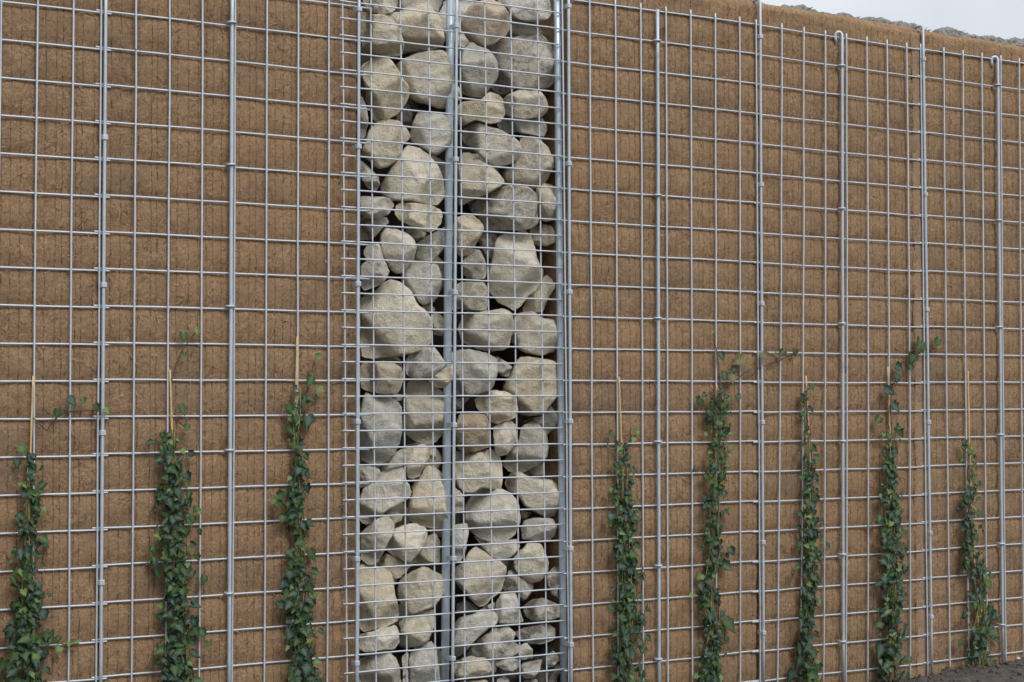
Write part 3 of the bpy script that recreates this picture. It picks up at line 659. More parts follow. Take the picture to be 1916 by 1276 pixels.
# ------------------------------------------------------------------ stones of the gabion
# outlines traced on six enlarged strips of the photograph (strip letter, layer, colour, points);
# each stone touches the front mesh (layer 0) or lies behind those in front (1, 2)
STRIP = {'A': 0, 'B': 200, 'C': 400, 'D': 600, 'E': 800, 'F': 1010}
SO = """
A 0 t 85,-60 95,30 150,105 260,135 345,125 400,40 395,-60
A 1 g 450,-60 440,60 520,95 760,110 800,20 800,-60
A 0 t 70,110 170,120 330,135 390,210 430,290 455,390 430,490 330,500 180,470 95,420 75,300
A 0 t 640,5 690,60 760,140 810,260 830,360 790,410 690,450 600,430 520,400 450,370 400,230 385,180 440,110 540,30
A 0 t 700,455 800,450 850,490 880,570 895,690 870,880 850,950 790,965 690,940 560,900 510,850 490,790 430,680 400,590 420,560 540,500 620,470
A 0 t 230,515 330,530 380,590 430,680 490,780 500,860 480,920 400,1020 260,1090 190,1080 150,980 115,900 110,820 85,700 100,600 160,540
A 1 g 60,830 100,900 130,960 140,1080 110,1220 70,1230 60,1000
A 2 g 350,1060 420,1000 490,930 530,1020 520,1130 440,1130
A 0 w 1120,20 1190,0 1260,5 1350,60 1410,150 1415,230 1370,320 1240,400 1170,410 1080,380 1020,330 975,250 970,200 1010,140 1060,60
A 0 g 1320,-60 1310,30 1400,70 1430,150 1520,185 1650,190 1740,170 1770,110 1760,40 1730,-60
A 1 g 1420,210 1500,180 1600,195 1680,240 1690,300 1550,310 1440,320 1400,290
A 0 s 1480,325 1600,300 1700,320 1760,390 1800,480 1810,640 1790,740 1740,790 1600,800 1470,790 1360,845 1280,820 1240,760 1310,640 1280,540 1230,450 1300,380
A 0 g 1040,390 1080,390 1110,420 1190,440 1240,490 1290,560 1305,640 1290,710 1230,780 1190,840 1150,880 1060,865 980,830 960,740 960,620 975,500 1010,430
A 1 t 910,280 990,300 1040,380 1000,430 960,520 910,500
A 0 t 1220,830 1300,850 1340,900 1345,960 1360,1020 1320,1090 1220,1110 1100,1075 1000,1120 950,1110 900,1050 920,960 1000,910 1140,900 1190,860
A 0 t 1480,810 1570,800 1670,815 1720,880 1745,950 1735,1000 1680,1050 1560,1065 1460,1060 1380,1030 1350,960 1340,900 1390,850
A 1 g 1300,1110 1380,1060 1560,1070 1690,1060 1725,1110 1735,1160 1710,1220 1600,1210 1480,1180 1400,1190 1320,1150
A 1 g 905,750 960,800 980,880 920,900 900,860
B 0 t 300,110 420,140 470,200 510,270 480,310 440,340 430,420 380,490 320,530 240,550 190,530 140,470 80,440 75,390 110,320 150,200 220,140
B 0 g 590,60 650,45 830,75 870,150 890,250 880,330 800,390 740,425 690,410 600,350 520,310 515,240 540,140
B 1 g 65,470 150,540 230,620 240,700 200,750 140,720 70,640
B 0 p 490,355 560,365 640,400 700,460 760,530 800,620 815,720 825,800 760,870 640,870 500,840 330,830 260,770 260,700 300,640 340,560 390,490 450,400
B 0 t 1080,150 1140,140 1210,180 1330,210 1440,270 1490,320 1505,390 1470,450 1400,505 1300,525 1220,500 1150,440 1080,370 1000,320 985,240 1020,190
B 0 t 1500,290 1580,270 1660,290 1740,360 1790,450 1800,520 1760,620 1690,700 1600,740 1480,690 1370,700 1340,590 1440,510 1500,420
B 0 t 985,410 1060,420 1150,490 1230,540 1310,600 1360,670 1330,710 1230,760 1150,800 1070,830 990,880 950,880 960,700 950,560
B 0 s 1380,710 1490,695 1580,730 1640,780 1650,860 1640,930 1665,1030 1600,1080 1500,1100 1250,1100 1180,1090 1130,980 1060,930 1080,880 1180,800 1290,750
B 0 t 1640,740 1720,690 1830,720 1860,800 1850,900 1820,1000 1720,1030 1670,990 1650,880
B 0 g 70,800 210,800 260,808 340,830 365,880 320,960 250,990 110,990 65,960
B 0 t 440,860 520,865 700,880 780,920 800,970 780,1050 730,1105 650,1110 530,1060 430,1020 375,960 390,890
B 1 g 65,990 200,1000 300,985 320,1040 250,1110 170,1190 70,1190
B 2 t 480,1100 560,1090 660,1130 640,1180 570,1210 500,1150
C 0 t 1000,15 1070,10 1140,60 1175,120 1160,170 1120,240 1100,290 1050,360 980,380 930,350 900,250 900,120 940,40
C 1 t 1600,130 1700,85 1780,110 1820,190 1810,260 1740,290 1650,280 1590,200
C 0 t 290,130 400,150 490,180 550,240 575,300 550,370 530,430 480,480 430,530 360,520 300,440 270,360 245,280 250,190
C 1 g 700,190 840,110 840,250 790,350 720,420 640,450 580,420 550,400 580,310 560,270 640,220
C 0 g 180,265 240,280 270,370 300,450 330,520 300,580 220,650 110,690 70,640 75,460 130,420 90,350 130,290
C 0.4 g 480,440 600,440 760,460 800,560 780,700 730,790 640,820 580,790 540,700 450,630 440,560
C 0.6 g 1060,310 1140,330 1180,400 1200,500 1180,570 1100,590 1020,560 970,500 960,440 1000,380
C 2 g 1130,230 1200,160 1290,200 1260,300 1240,400 1190,390 1140,300
C 0 p 1340,195 1450,180 1530,150 1590,200 1620,280 1640,380 1690,490 1700,570 1650,660 1560,740 1500,830 1450,860 1370,820 1290,770 1240,700 1205,640 1220,530 1250,420 1260,300 1290,230
C 1 t 1740,545 1790,600 1800,660 1740,780 1700,880 1600,890 1530,860 1560,750 1650,660 1690,600
C 0.6 t 960,620 1060,610 1180,620 1210,700 1215,800 1190,860 1100,870 960,850 890,860 880,700
C 0 p 330,595 420,620 490,670 540,730 580,820 650,870 700,940 705,1060 690,1150 640,1210 520,1240 440,1255 350,1275 250,1275 160,1295 90,1270 85,1100 75,900 75,760 130,720 220,690 260,630
C 0 p 1030,870 1120,880 1260,870 1340,850 1410,880 1430,960 1430,1060 1400,1180 1350,1220 1240,1230 1110,1200 990,1150 950,1050 960,980 1000,900
C 0 p 1540,880 1620,885 1700,940 1800,950 1830,1020 1845,1170 1800,1230 1690,1270 1560,1250 1480,1200 1420,1140 1440,980 1480,900
C 1 t 730,880 800,920 830,1000 800,1100 730,1080 715,950
C 2 t 600,830 690,810 740,850 720,900 650,880
D 0 g 560,270 650,240 730,240 780,300 830,370 810,440 740,500 650,510 540,510 480,490 480,360 510,310
D 0 t 860,410 905,380 915,420 905,520 860,560 790,600 740,590 680,540 740,490 800,440
D 0 w 100,380 260,370 370,380 430,420 445,490 430,600 400,650 290,660 200,640 80,610 70,420
D 0.3 t 500,550 640,540 740,590 800,630 820,760 815,900 800,1010 760,1070 690,1110 560,1080 480,1030 460,900 470,680
D 0 g 950,270 1040,260 1200,300 1290,340 1295,460 1260,560 1230,630 1100,660 960,670 920,640 900,560 900,400 880,290
D 1 g 1290,320 1380,370 1430,410 1400,500 1330,500 1290,470
D 0 t 1500,330 1590,325 1700,345 1800,370 1835,430 1850,540 1830,680 1760,760 1720,830 1590,845 1490,830 1440,700 1340,610 1370,540 1420,470 1460,390
D 0 t 1180,650 1280,625 1380,640 1450,690 1475,790 1450,860 1290,920 1230,900 1180,830 1110,770 1090,710
D 0 g 110,650 240,670 360,700 430,760 440,850 440,980 410,1110 370,1200 260,1270 180,1280 80,1240 60,1100 65,800
D 0 w 960,840 1120,835 1190,850 1220,920 1235,1020 1220,1130 1120,1170 1020,1180 950,1150 925,1050 930,900
D 0 t 1340,910 1400,890 1470,950 1475,1040 1440,1120 1380,1200 1310,1210 1280,1170 1260,1060 1260,960
D 0.3 g 1540,930 1600,905 1680,940 1730,1010 1750,1130 1740,1230 1660,1290 1530,1350 1400,1350 1350,1290 1390,1170 1490,1060 1500,970
D 1 g 1780,745 1830,800 1840,900 1800,980 1740,1020 1690,930 1520,910 1600,870 1700,850 1740,780
D 2 g 940,690 1060,680 990,760 960,800 900,800 900,700
D 2 g 360,660 450,660 450,720 400,720
E 0 t 490,180 630,150 680,200 690,270 640,320 600,430 540,460 490,440 470,330 465,220
E 1 g 380,220 460,180 470,300 450,340 250,390 240,350 320,310
E 1 g 60,340 160,345 230,370 250,420 200,490 70,540 60,450
E 1 t 680,180 740,160 745,290 700,300 690,240
E 0 p 430,345 460,370 470,460 500,520 525,590 490,640 400,690 290,750 220,810 150,855 80,840 60,750 70,620 100,550 200,480 240,420 320,370
E 0 t 680,345 750,370 810,430 830,530 840,700 860,830 800,895 700,890 560,850 500,820 500,720 510,650 545,580 530,530 580,460 620,420 640,370
E 0.4 t 920,210 1060,225 1240,200 1310,260 1330,370 1330,480 1310,550 1150,540 1080,590 1000,590 940,530 910,430 900,300
E 0 p 1420,410 1490,390 1560,430 1640,460 1780,470 1830,530 1870,610 1850,700 1800,790 1740,800 1640,750 1540,700 1480,600 1390,560 1370,490
E 0 p 1160,520 1250,520 1340,560 1410,590 1470,660 1490,740 1490,870 1440,960 1380,1010 1270,1025 1150,990 1060,930 1010,830 1020,700 1060,630 1110,570
E 0 g 1540,840 1620,815 1740,810 1800,815 1830,890 1800,970 1750,1015 1640,1010 1520,1000 1500,900
E 2 g 1550,380 1700,320 1730,410 1620,440 1560,420
E 1 t 900,520 960,580 985,650 985,740 920,750 900,640
E 1 t 280,770 350,740 440,790 430,830 380,860 330,820
E 0 t 220,820 320,800 365,850 370,920 330,1000 290,1080 240,1180 200,1220 140,1220 80,1170 70,1080 65,950 130,890
E 0 p 450,880 560,870 650,900 670,960 640,1050 590,1120 520,1205 450,1190 360,1140 300,1090 350,970 380,910
E 0.8 t 660,980 740,955 775,1020 775,1210 700,1215 530,1210 600,1130
E 0.3 g 920,870 1020,860 1040,940 1020,1080 980,1180 930,1200 900,1100 890,950
E 0.8 g 1090,970 1190,1000 1300,1025 1420,1000 1480,1000 1490,1070 1440,1140 1340,1180 1260,1170 1170,1080
E 2 t 1500,750 1600,760 1560,830 1510,820
F 0 p 1560,40 1620,30 1690,45 1720,100 1750,180 1750,280 1680,360 1590,370 1500,320 1450,250 1435,170 1480,110 1530,80
F 0 p 1100,70 1160,100 1250,170 1330,200 1375,250 1360,350 1320,460 1240,520 1190,580 1140,600 1070,540 1000,460 920,380 880,310 920,250 1000,200 1040,110
F 1 t 220,190 300,120 440,180 540,210 490,270 430,340 370,350 320,280 230,230
F 0 t 70,230 150,230 270,260 340,300 365,380 370,480 400,600 410,670 390,730 290,780 200,790 100,820 60,770 50,600 55,300
F 0 t 520,300 620,245 720,280 800,320 830,400 820,460 770,540 730,600 600,640 540,660 480,610 420,540 400,450 420,370 470,320
F 0 t 60,850 200,810 380,765 415,830 415,920 370,980 250,990 120,1005 60,980
F 0 t 460,690 600,660 720,630 730,720 710,830 680,900 600,950 530,960 470,920 430,850 410,740
F 0 p 60,1070 150,1030 330,1015 390,1080 420,1170 440,1330 60,1330
F 0 g 520,1010 620,950 700,910 740,970 760,1100 790,1330 520,1330 500,1100
F 1 g 440,1050 500,1000 510,1330 450,1330
F 2 t 930,580 1000,550 1090,580 1120,620 1040,660 940,650
F 0 g 970,700 1080,670 1160,620 1250,640 1300,700 1290,750 1210,800 1130,870 1070,930 1010,1000 940,1045 890,1010 890,860 910,760
F 0 g 1330,490 1450,480 1490,560 1510,680 1530,730 1450,750 1310,750 1280,650 1290,560
F 1 g 1170,600 1260,560 1290,590 1270,650 1200,650
F 1 e 1360,360 1400,270 1480,300 1600,380 1620,440 1560,520 1520,550 1480,470 1330,460
F 0 e 1290,790 1400,780 1460,840 1440,900 1480,950 1480,1000 1400,1060 1260,1060 1150,1050 1060,990 1090,930 1180,860
F 0 e 1780,280 1820,240 1860,280 1890,360 1890,490 1850,530 1790,480 1750,400 1740,310
F 0 d 1530,590 1620,530 1720,525 1800,560 1880,600 1870,690 1780,725 1630,735 1545,680
F 0.5 d 1530,790 1600,770 1740,750 1810,800 1800,890 1700,930 1590,930 1490,880 1450,830
F 0 e 1490,960 1560,930 1610,980 1610,1060 1520,1080 1440,1060 1480,1010
F 0 t 930,1080 1060,1040 1180,1060 1235,1120 1230,1180 1180,1220 1040,1235 930,1240 900,1150
F 0 g 1280,1090 1400,1060 1490,1080 1490,1130 1430,1180 1360,1170 1290,1130
F 0 e 1460,1160 1530,1100 1640,1080 1700,1070 1680,1170 1620,1240 1540,1240 1480,1200
F 0 e 1750,1040 1790,990 1850,1040 1850,1080 1790,1140 1740,1140
F 0.5 t 950,1380 960,1270 1200,1250 1250,1380
F 0.5 g 1290,1250 1350,1220 1400,1260 1400,1380 1280,1380
F 0.5 e 1530,1270 1650,1250 1660,1380 1530,1380
F 2 e 1700,920 1800,900 1840,960 1780,1010 1700,1000
"""
def smooth_outline(pts, n=48, it=1):
    for _ in range(it):                                    # Chaikin corner cutting
        q = []
        for i in range(len(pts)):
            a, b = pts[i], pts[(i + 1) % len(pts)]
            q += [a.lerp(b, 0.07), a.lerp(b, 0.93)]
        pts = q
    ln = [(pts[(i + 1) % len(pts)] - pts[i]).length for i in range(len(pts))]
    tot = sum(ln); out = []; i = 0; acc = 0
    for k in range(n):
        s = tot * k / n
        while acc + ln[i] < s: acc += ln[i]; i += 1
        out.append(pts[i].lerp(pts[(i + 1) % len(pts)], (s - acc) / max(ln[i], 1e-9)))
    return out
def smin(a, b, k):
    h = max(0.0, min(1.0, 0.5 + 0.5 * (b - a) / k)); return b * (1 - h) + a * h - k * h * (1 - h)
def stone_mesh(pxs, ymin, rng):
    """a rounded, facetted stone whose outline seen from the photographer's side follows pxs"""
    cx = sum(p[0] for p in pxs) / len(pxs); cy = sum(p[1] for p in pxs) / len(pxs)
    d0 = ray(cx, cy); rx = Vector((d0.y, -d0.x, 0)).normalized(); uy = rx.cross(d0)
    yc = ymin + 0.08
    N = 48; RINGS = (0.0, 0.12, 0.24, 0.35, 0.46, 0.56, 0.65, 0.74, 0.82, 0.89, 0.94, 0.975, 0.993, 1.0)
    facets = [(rng.uniform(-.30, .30), rng.uniform(-.30, .30), rng.uniform(0.66, 0.80))]
    if rng.random() < 0.6: facets.append((rng.uniform(-.6, .6), rng.uniform(-.6, .6), rng.uniform(0.74, 0.90)))
    a0 = rng.uniform(0, 6.28)
    for i in range(rng.choice((3, 4, 5))):
        an = a0 + i * 1.9 + rng.uniform(-.5, .5); sl = rng.uniform(0.9, 2.2)
        facets.append((math.cos(an) * sl, math.sin(an) * sl, 0.78 + sl * rng.uniform(0.30, 0.72)))
    sd = Vector((rng.uniform(0, 99), rng.uniform(0, 99), rng.uniform(0, 99)))
    for _ in range(4):
        dist = (yc - CAM.y) / d0.y; C = CAM + d0 * dist
        pl = []
        for p in pxs:
            r = ray(*p); hit = CAM + r * (dist / r.dot(d0)) - C
            pl.append(Vector((hit.dot(rx), hit.dot(uy))))
        ol = smooth_outline(pl, N)
        wd = max(p.x for p in ol) - min(p.x for p in ol); hg = max(p.y for p in ol) - min(p.y for p in ol)
        T = max(0.018, min(0.085, 0.50 * min(wd, hg) + 0.06 * max(wd, hg)))
        Rm = 0.5 * math.sqrt(wd * hg)
        vs = []
        for side in (-1, 1):
            for ri, rho in enumerate(RINGS):
                if side == 1 and rho == 1.0: continue
                for k in range(N if rho > 0 else 1):
                    q = ol[k] * rho
                    e = (max(0.0, 1 - rho ** 9)) ** 0.55
                    h = e
                    for gx, gy, c in facets:
                        pl_ = c + (gx * q.x + gy * q.y) / Rm * (1.0 if side < 0 else 0.5)
                        h = smin(h, pl_, 0.018)
                    h = max(h, 0.0) * T
                    P = C + rx * q.x + uy * q.y + d0 * (h * side)
                    nn = noise.fractal((P - C) * 14 + sd, 1, 2, 3) * 0.0034 + noise.fractal((P - C) * 45 + sd, 0.8, 2.1, 4) * 0.0030
                    vs.append(P + (P - C).normalized() * nn)
        my = min(v.y for v in vs)
        yc += ymin - my
    nr = len(RINGS) - 1
    fs = []
    # front cap is verts 0 .. ; ring r starts at 1+(r-1)*N
    def idx(side, r, k):
        if side < 0: return 0 if r == 0 else 1 + (r - 1) * N + k % N
        if r == nr: return 1 + (nr - 1) * N + k % N
        b = 1 + nr * N
        return b if r == 0 else b + 1 + (r - 1) * N + k % N
    for side in (-1, 1):
        for r in range(nr):
            for k in range(N):
                if r == 0: q = (idx(side, 0, 0), idx(side, 1, k), idx(side, 1, k + 1))
                else: q = (idx(side, r, k), idx(side, r + 1, k), idx(side, r + 1, k + 1), idx(side, r, k + 1))
                fs.append(q if side < 0 else q[::-1])
    return vs, fs, C, wd, hg
CLIPY = [1232, 1045, 795, 547, 298, 48]
ORD = ['first', 'second', 'third', 'fourth', 'fifth', 'sixth']
stones = []
for ln in SO.strip().splitlines():
    t = ln.split(); oy = STRIP[t[0]]
    pts = [tuple(map(float, s.split(','))) for s in t[3:]]
    mx_ = sum(p[0] for p in pts) / len(pts); my_ = sum(p[1] for p in pts) / len(pts)
    pxs = [(660 + (mx_ + (x - mx_) * 1.035) * 0.20877, oy + (my_ + (y - my_) * 1.035) * 0.20877) for x, y in pts]
    stones.append((float(t[1]), t[2], pxs))
rng = random.Random(5)
seen = {}
for lay, colr, pxs in stones:
    vs, fs, C, wd, hg = stone_mesh(pxs, 0.000 + 0.055 * lay + rng.uniform(0, 0.006), rng)
    mat, cn = STONE[colr]
    me = mesh('gabion_stone', [v - C for v in vs], fs)
    ob = link('gabion_stone', me, mat); ob.location = C
    cy = sum(p[1] for p in pxs) / len(pxs); cx = sum(p[0] for p in pxs) / len(pxs)
    a = math.sqrt(wd * hg); size = 'large' if a > 0.17 else 'medium' if a > 0.115 else 'small'
    shp = 'flat' if wd > 1.45 * hg else 'upright' if hg > 1.35 * wd else 'blocky' if len(pxs) < 13 else 'rounded'
    i = min(range(6), key=lambda q: abs(CLIPY[q] - cy)); dd = CLIPY[i] - cy
    rel = 'level with' if abs(dd) < 42 else 'above' if dd > 0 else 'below'
    side = 'three-ivy' if cx < 848 else 'five-ivy'
    near = ''
    if abs(cx - 848) < 48: near = 'beside middle rod'
    elif cx < 735: near = 'at the edge'
    elif cx > 985: near = 'at the edge'
    pre = 'half-hidden ' if lay >= 1 else ''
    lab = f"{pre}{size} {cn} {shp} stone {rel} {ORD[i]} middle-rod clip from soil, {side} side" + (f", {near}" if near else '')
    if len(lab.split()) > 16: lab = lab.replace(' from soil', '')
    tag(ob, lab, 'stone', 'stones filling the gabion')
# stones deeper in the basket and above the picture, mostly hidden by the ones in front
deep = []
for j in range(15):
    for i in range(4):
        deep.append((700 + i * 97 + rng.uniform(-20, 20) + (40 if j % 2 else 0), -40 + j * 92 + rng.uniform(-18, 18)))
for cx, cy in deep:
    if rng.random() < 0.5: continue
    n = 9; r0 = rng.uniform(40, 56); as_ = rng.uniform(0.75, 1.15); ph = rng.uniform(0, 6)
    pxs = [(cx + r0 * rng.uniform(0.82, 1.1) * math.cos(ph + 6.283 * k / n), cy + r0 * as_ * rng.uniform(0.82, 1.1) * math.sin(ph + 6.283 * k / n)) for k in range(n)]
    pxs = pxs[::1]
    vs, fs, C, wd, hg = stone_mesh(pxs, 0.20 + rng.uniform(0, 0.015), rng)
    cc = rng.choice('tg')
    ob = link('gabion_stone', mesh('gabion_stone', [v - C for v in vs], fs), STONE[cc][0]); ob.location = C
    i = min(range(6), key=lambda q: abs(CLIPY[q] - cy)); dd = CLIPY[i] - cy
    rel = 'level with' if abs(dd) < 42 else 'above' if dd > 0 else 'below'
    lab = f"shadowed {STONE[cc][1]} stone deep behind the front stones, {rel} {ORD[i]} middle-rod clip, {'three-ivy' if cx < 848 else 'five-ivy'} side"
    tag(ob, lab, 'stone', 'stones deep inside the gabion')
# two stones that would share a label are told apart by which lies higher
by = {}
for ob in COL.objects:
    if ob.name.startswith('gabion_stone'): by.setdefault(ob['label'], []).append(ob)
for lab, obs in by.items():
    lab = lab.replace(' from soil', '')
    if len(obs) == 2 and len(lab.split()) < 16:
        obs.sort(key=lambda q: q.location.z); obs[0]['label'] = 'lower ' + lab; obs[1]['label'] = 'higher ' + lab
# soil spilled into the foot of the gabion on the five-ivy side
vs, fs = [], []
c0 = at(1020, 1262, 0.06); nxg, nyg = 40, 22
for j in range(nyg):
    for i in range(nxg):
        x = c0.x - 0.16 + 0.24 * i / (nxg - 1); y = 0.004 + 0.2 * j / (nyg - 1)
        t = (x - c0.x + 0.16) / 0.24
        z = c0.z - 0.10 + 0.20 * t ** 1.6 + 0.35 * (y) + 0.02 * noise.fractal(Vector((x * 25, y * 25, 0)), 1, 2, 4)
        vs.append((x, y, z))
for j in range(nyg - 1):
    for i in range(nxg - 1): fs.append((j * nxg + i, j * nxg + i + 1, (j + 1) * nxg + i + 1, (j + 1) * nxg + i))
sp = link('spilled_soil', mesh('spilled_soil', vs, fs), soil_mat); sp.modifiers.new('t', 'SOLIDIFY').thickness = 0.03
tag(sp, 'dark soil spilled between the lowest stones of the gabion', None, None, 'stuff')
# ------------------------------------------------------------------ grey netting fringe along the wall top
def fringe(px0, px1, top_fn, name_label, cnt):
    vs, fs = [], []
    a = at(px0, top_fn(px0), 0.09); b = at(px1, top_fn(px1), 0.09)
    n = 90
    # crumpled ridge of matted net
    prof = [(-0.035, -0.020), (-0.022, -0.004), (-0.006, 0.004), (0.012, 0.004), (0.032, -0.006), (0.05, -0.03)]
    for i in range(n + 1):
        t = i / n; x = a.x + (b.x - a.x) * t; zb = ZTOP + 0.083
        tp = min(1, i / 5, (n - i) / 5); zb -= 0.03 * (1 - tp) ** 2; hh = 0.010 * tp + 0.020 * tp * max(0, noise.fractal(Vector((x * 8, 0, 3)), 1, 2, 3) + 0.35) + 0.005 * noise.noise(Vector((x * 70, 0, 1)))
        for dy, dz in prof:
            jx = Vector((x * 90, dy * 90, 0))
            vs.append((x, 0.062 + dy + 0.006 * noise.noise(jx), zb + (dz + 0.002) + hh * max(0, 1 - abs(dy) * 16) + 0.004 * noise.noise(jx + Vector((9, 9, 9)))))
    m_ = len(prof)
    for i in range(n):
        for j in range(m_ - 1): fs.append((i * m_ + j, (i + 1) * m_ + j, (i + 1) * m_ + j + 1, i * m_ + j + 1))
    for i in range(cnt):
        x = U(a.x, b.x); hh = 0.010 + 0.014 * max(0, noise.fractal(Vector((x * 8, 0, 3)), 1, 2, 3) + 0.3)
        p = Vector((x, 0.062 + U(-0.03, 0.02), ZTOP + 0.079 + hh * R())); d = Vector((U(-1, 1), U(-.5, .5), U(-.3, .25))).normalized(); pts = [p]
        for s in range(4):
            d = (d + Vector((U(-.6, .6), U(-.6, .6), U(-.5, .4)))).normalized(); pts.append(pts[-1] + d * U(0.002, 0.005))
        tube_data(pts, U(0.0006, 0.0012), 4, vs, fs)
    o_ = link('netting_fringe', mesh('netting_fringe', vs, fs), net_mat)
    tag(o_, name_label, None, None, 'stuff')
fringe(1200, 1424, lambda x: 0, 'crumpled grey netting on the wall top over the bay next to the gabion', 500)
fringe(1440, 1722, lambda x: 30, 'crumpled grey netting on the wall top between the two bent rods', 800)
fringe(1732, 1935, lambda x: 60, 'crumpled grey netting on the wall top over the banked-soil bay', 700)

# ------------------------------------------------------------------ ivy
def on_panel(px, py, off):
    q = at(px, py, 0.0)
    return at(px, py, nearest_bow(q.x, q.z) + off)
def leaf_mesh(seed, mat):
    r = random.Random(seed)
    half = [(0, 0.0), (0.14, -0.14), (0.36, -0.18), (0.46, -0.04), (0.42, 0.10), (0.55, 0.28), (0.45, 0.42), (0.33, 0.50), (0.22, 0.68), (0.10, 0.86), (0, 0.97)]
    k = r.uniform(0.75, 1.1)
    half = [(x * k * r.uniform(0.9, 1.1) if x else 0, y + (r.uniform(-.03, .03) if x else 0)) for x, y in half]
    vs = []; vein = []
    fold = r.uniform(0.10, 0.42); curl = r.uniform(-0.30, 0.25)
    def P(x, y):
        z = fold * abs(x) + curl * (y - 0.3) ** 2 - 0.10 * math.sin(abs(x) * 9) * 0.5
        return (x, y - 0.05, z)
    mid = [(0, 0.0), (0, 0.22), (0, 0.46), (0, 0.7), (0, 1.0)]
    for p in mid: vs.append(P(*p)); vein.append(1.0)
    fs = []
    for sg in (1, -1):
        b = len(vs); pts = half[1:-1]
        for x, y in pts: vs.append(P(sg * x, y)); vein.append(0.35 if (x, y) not in (pts[2 - 1], pts[4]) else 0.8)
        ci = len(vs); vs.append(P(sg * 0.17 * k, 0.02)); vein.append(0.85)
        cj = len(vs); vs.append(P(sg * 0.22 * k, 0.25)); vein.append(0.85)
        n_ = len(pts)
        q = [(0, b, ci), (b, b + 1, ci), (b + 1, b + 2, ci), (b + 2, b + 3, ci), (0, ci, 1), (ci, b + 3, cj), (ci, cj, 1), (b + 3, b + 4, cj), (b + 4, b + 5, cj),
             (b + 5, b + 6, cj), (cj, b + 6, 2), (1, cj, 2), (b + 6, b + 7, 3), (2, b + 6, 3), (b + 7, b + 8, 3), (b + 8, 4, 3)]
        fs += q if sg > 0 else [t[::-1] for t in q]
    me = mesh('leaf', vs, fs, True)
    at_ = me.attributes.new('vein', 'FLOAT', 'POINT'); at_.data.foreach_set('value', vein)
    me.materials.append(mat)
    return me
LEAF = [[leaf_mesh(10 * m_ + s, LEAFM[m_]) for s in range(6)] for m_ in range(4)]
def put_leaf(root, p, size, kind, tilt=None, face=None):
    nrm = Vector((U(-0.75, 0.55), -1.0, U(-0.15, 0.9))) if face is None else face
    nrm.normalize()
    ang = tilt if tilt is not None else random.gauss(math.pi, 0.85)        # tip direction, pi = hanging down
    upd = Vector((math.sin(ang), 0, math.cos(ang)))
    yv = (upd - nrm * upd.dot(nrm)).normalized(); xv = yv.cross(nrm)
    m = Matrix((xv, yv, nrm)).transposed().to_4x4()
    s = size
    ob = link('leaf', random.choice(LEAF[kind]), None, root)
    ob.matrix_local = Matrix.Translation(Vector(p) - root.location) @ m @ Matrix.Diagonal((s * U(.85, 1.15), s, s, 1))
    return ob
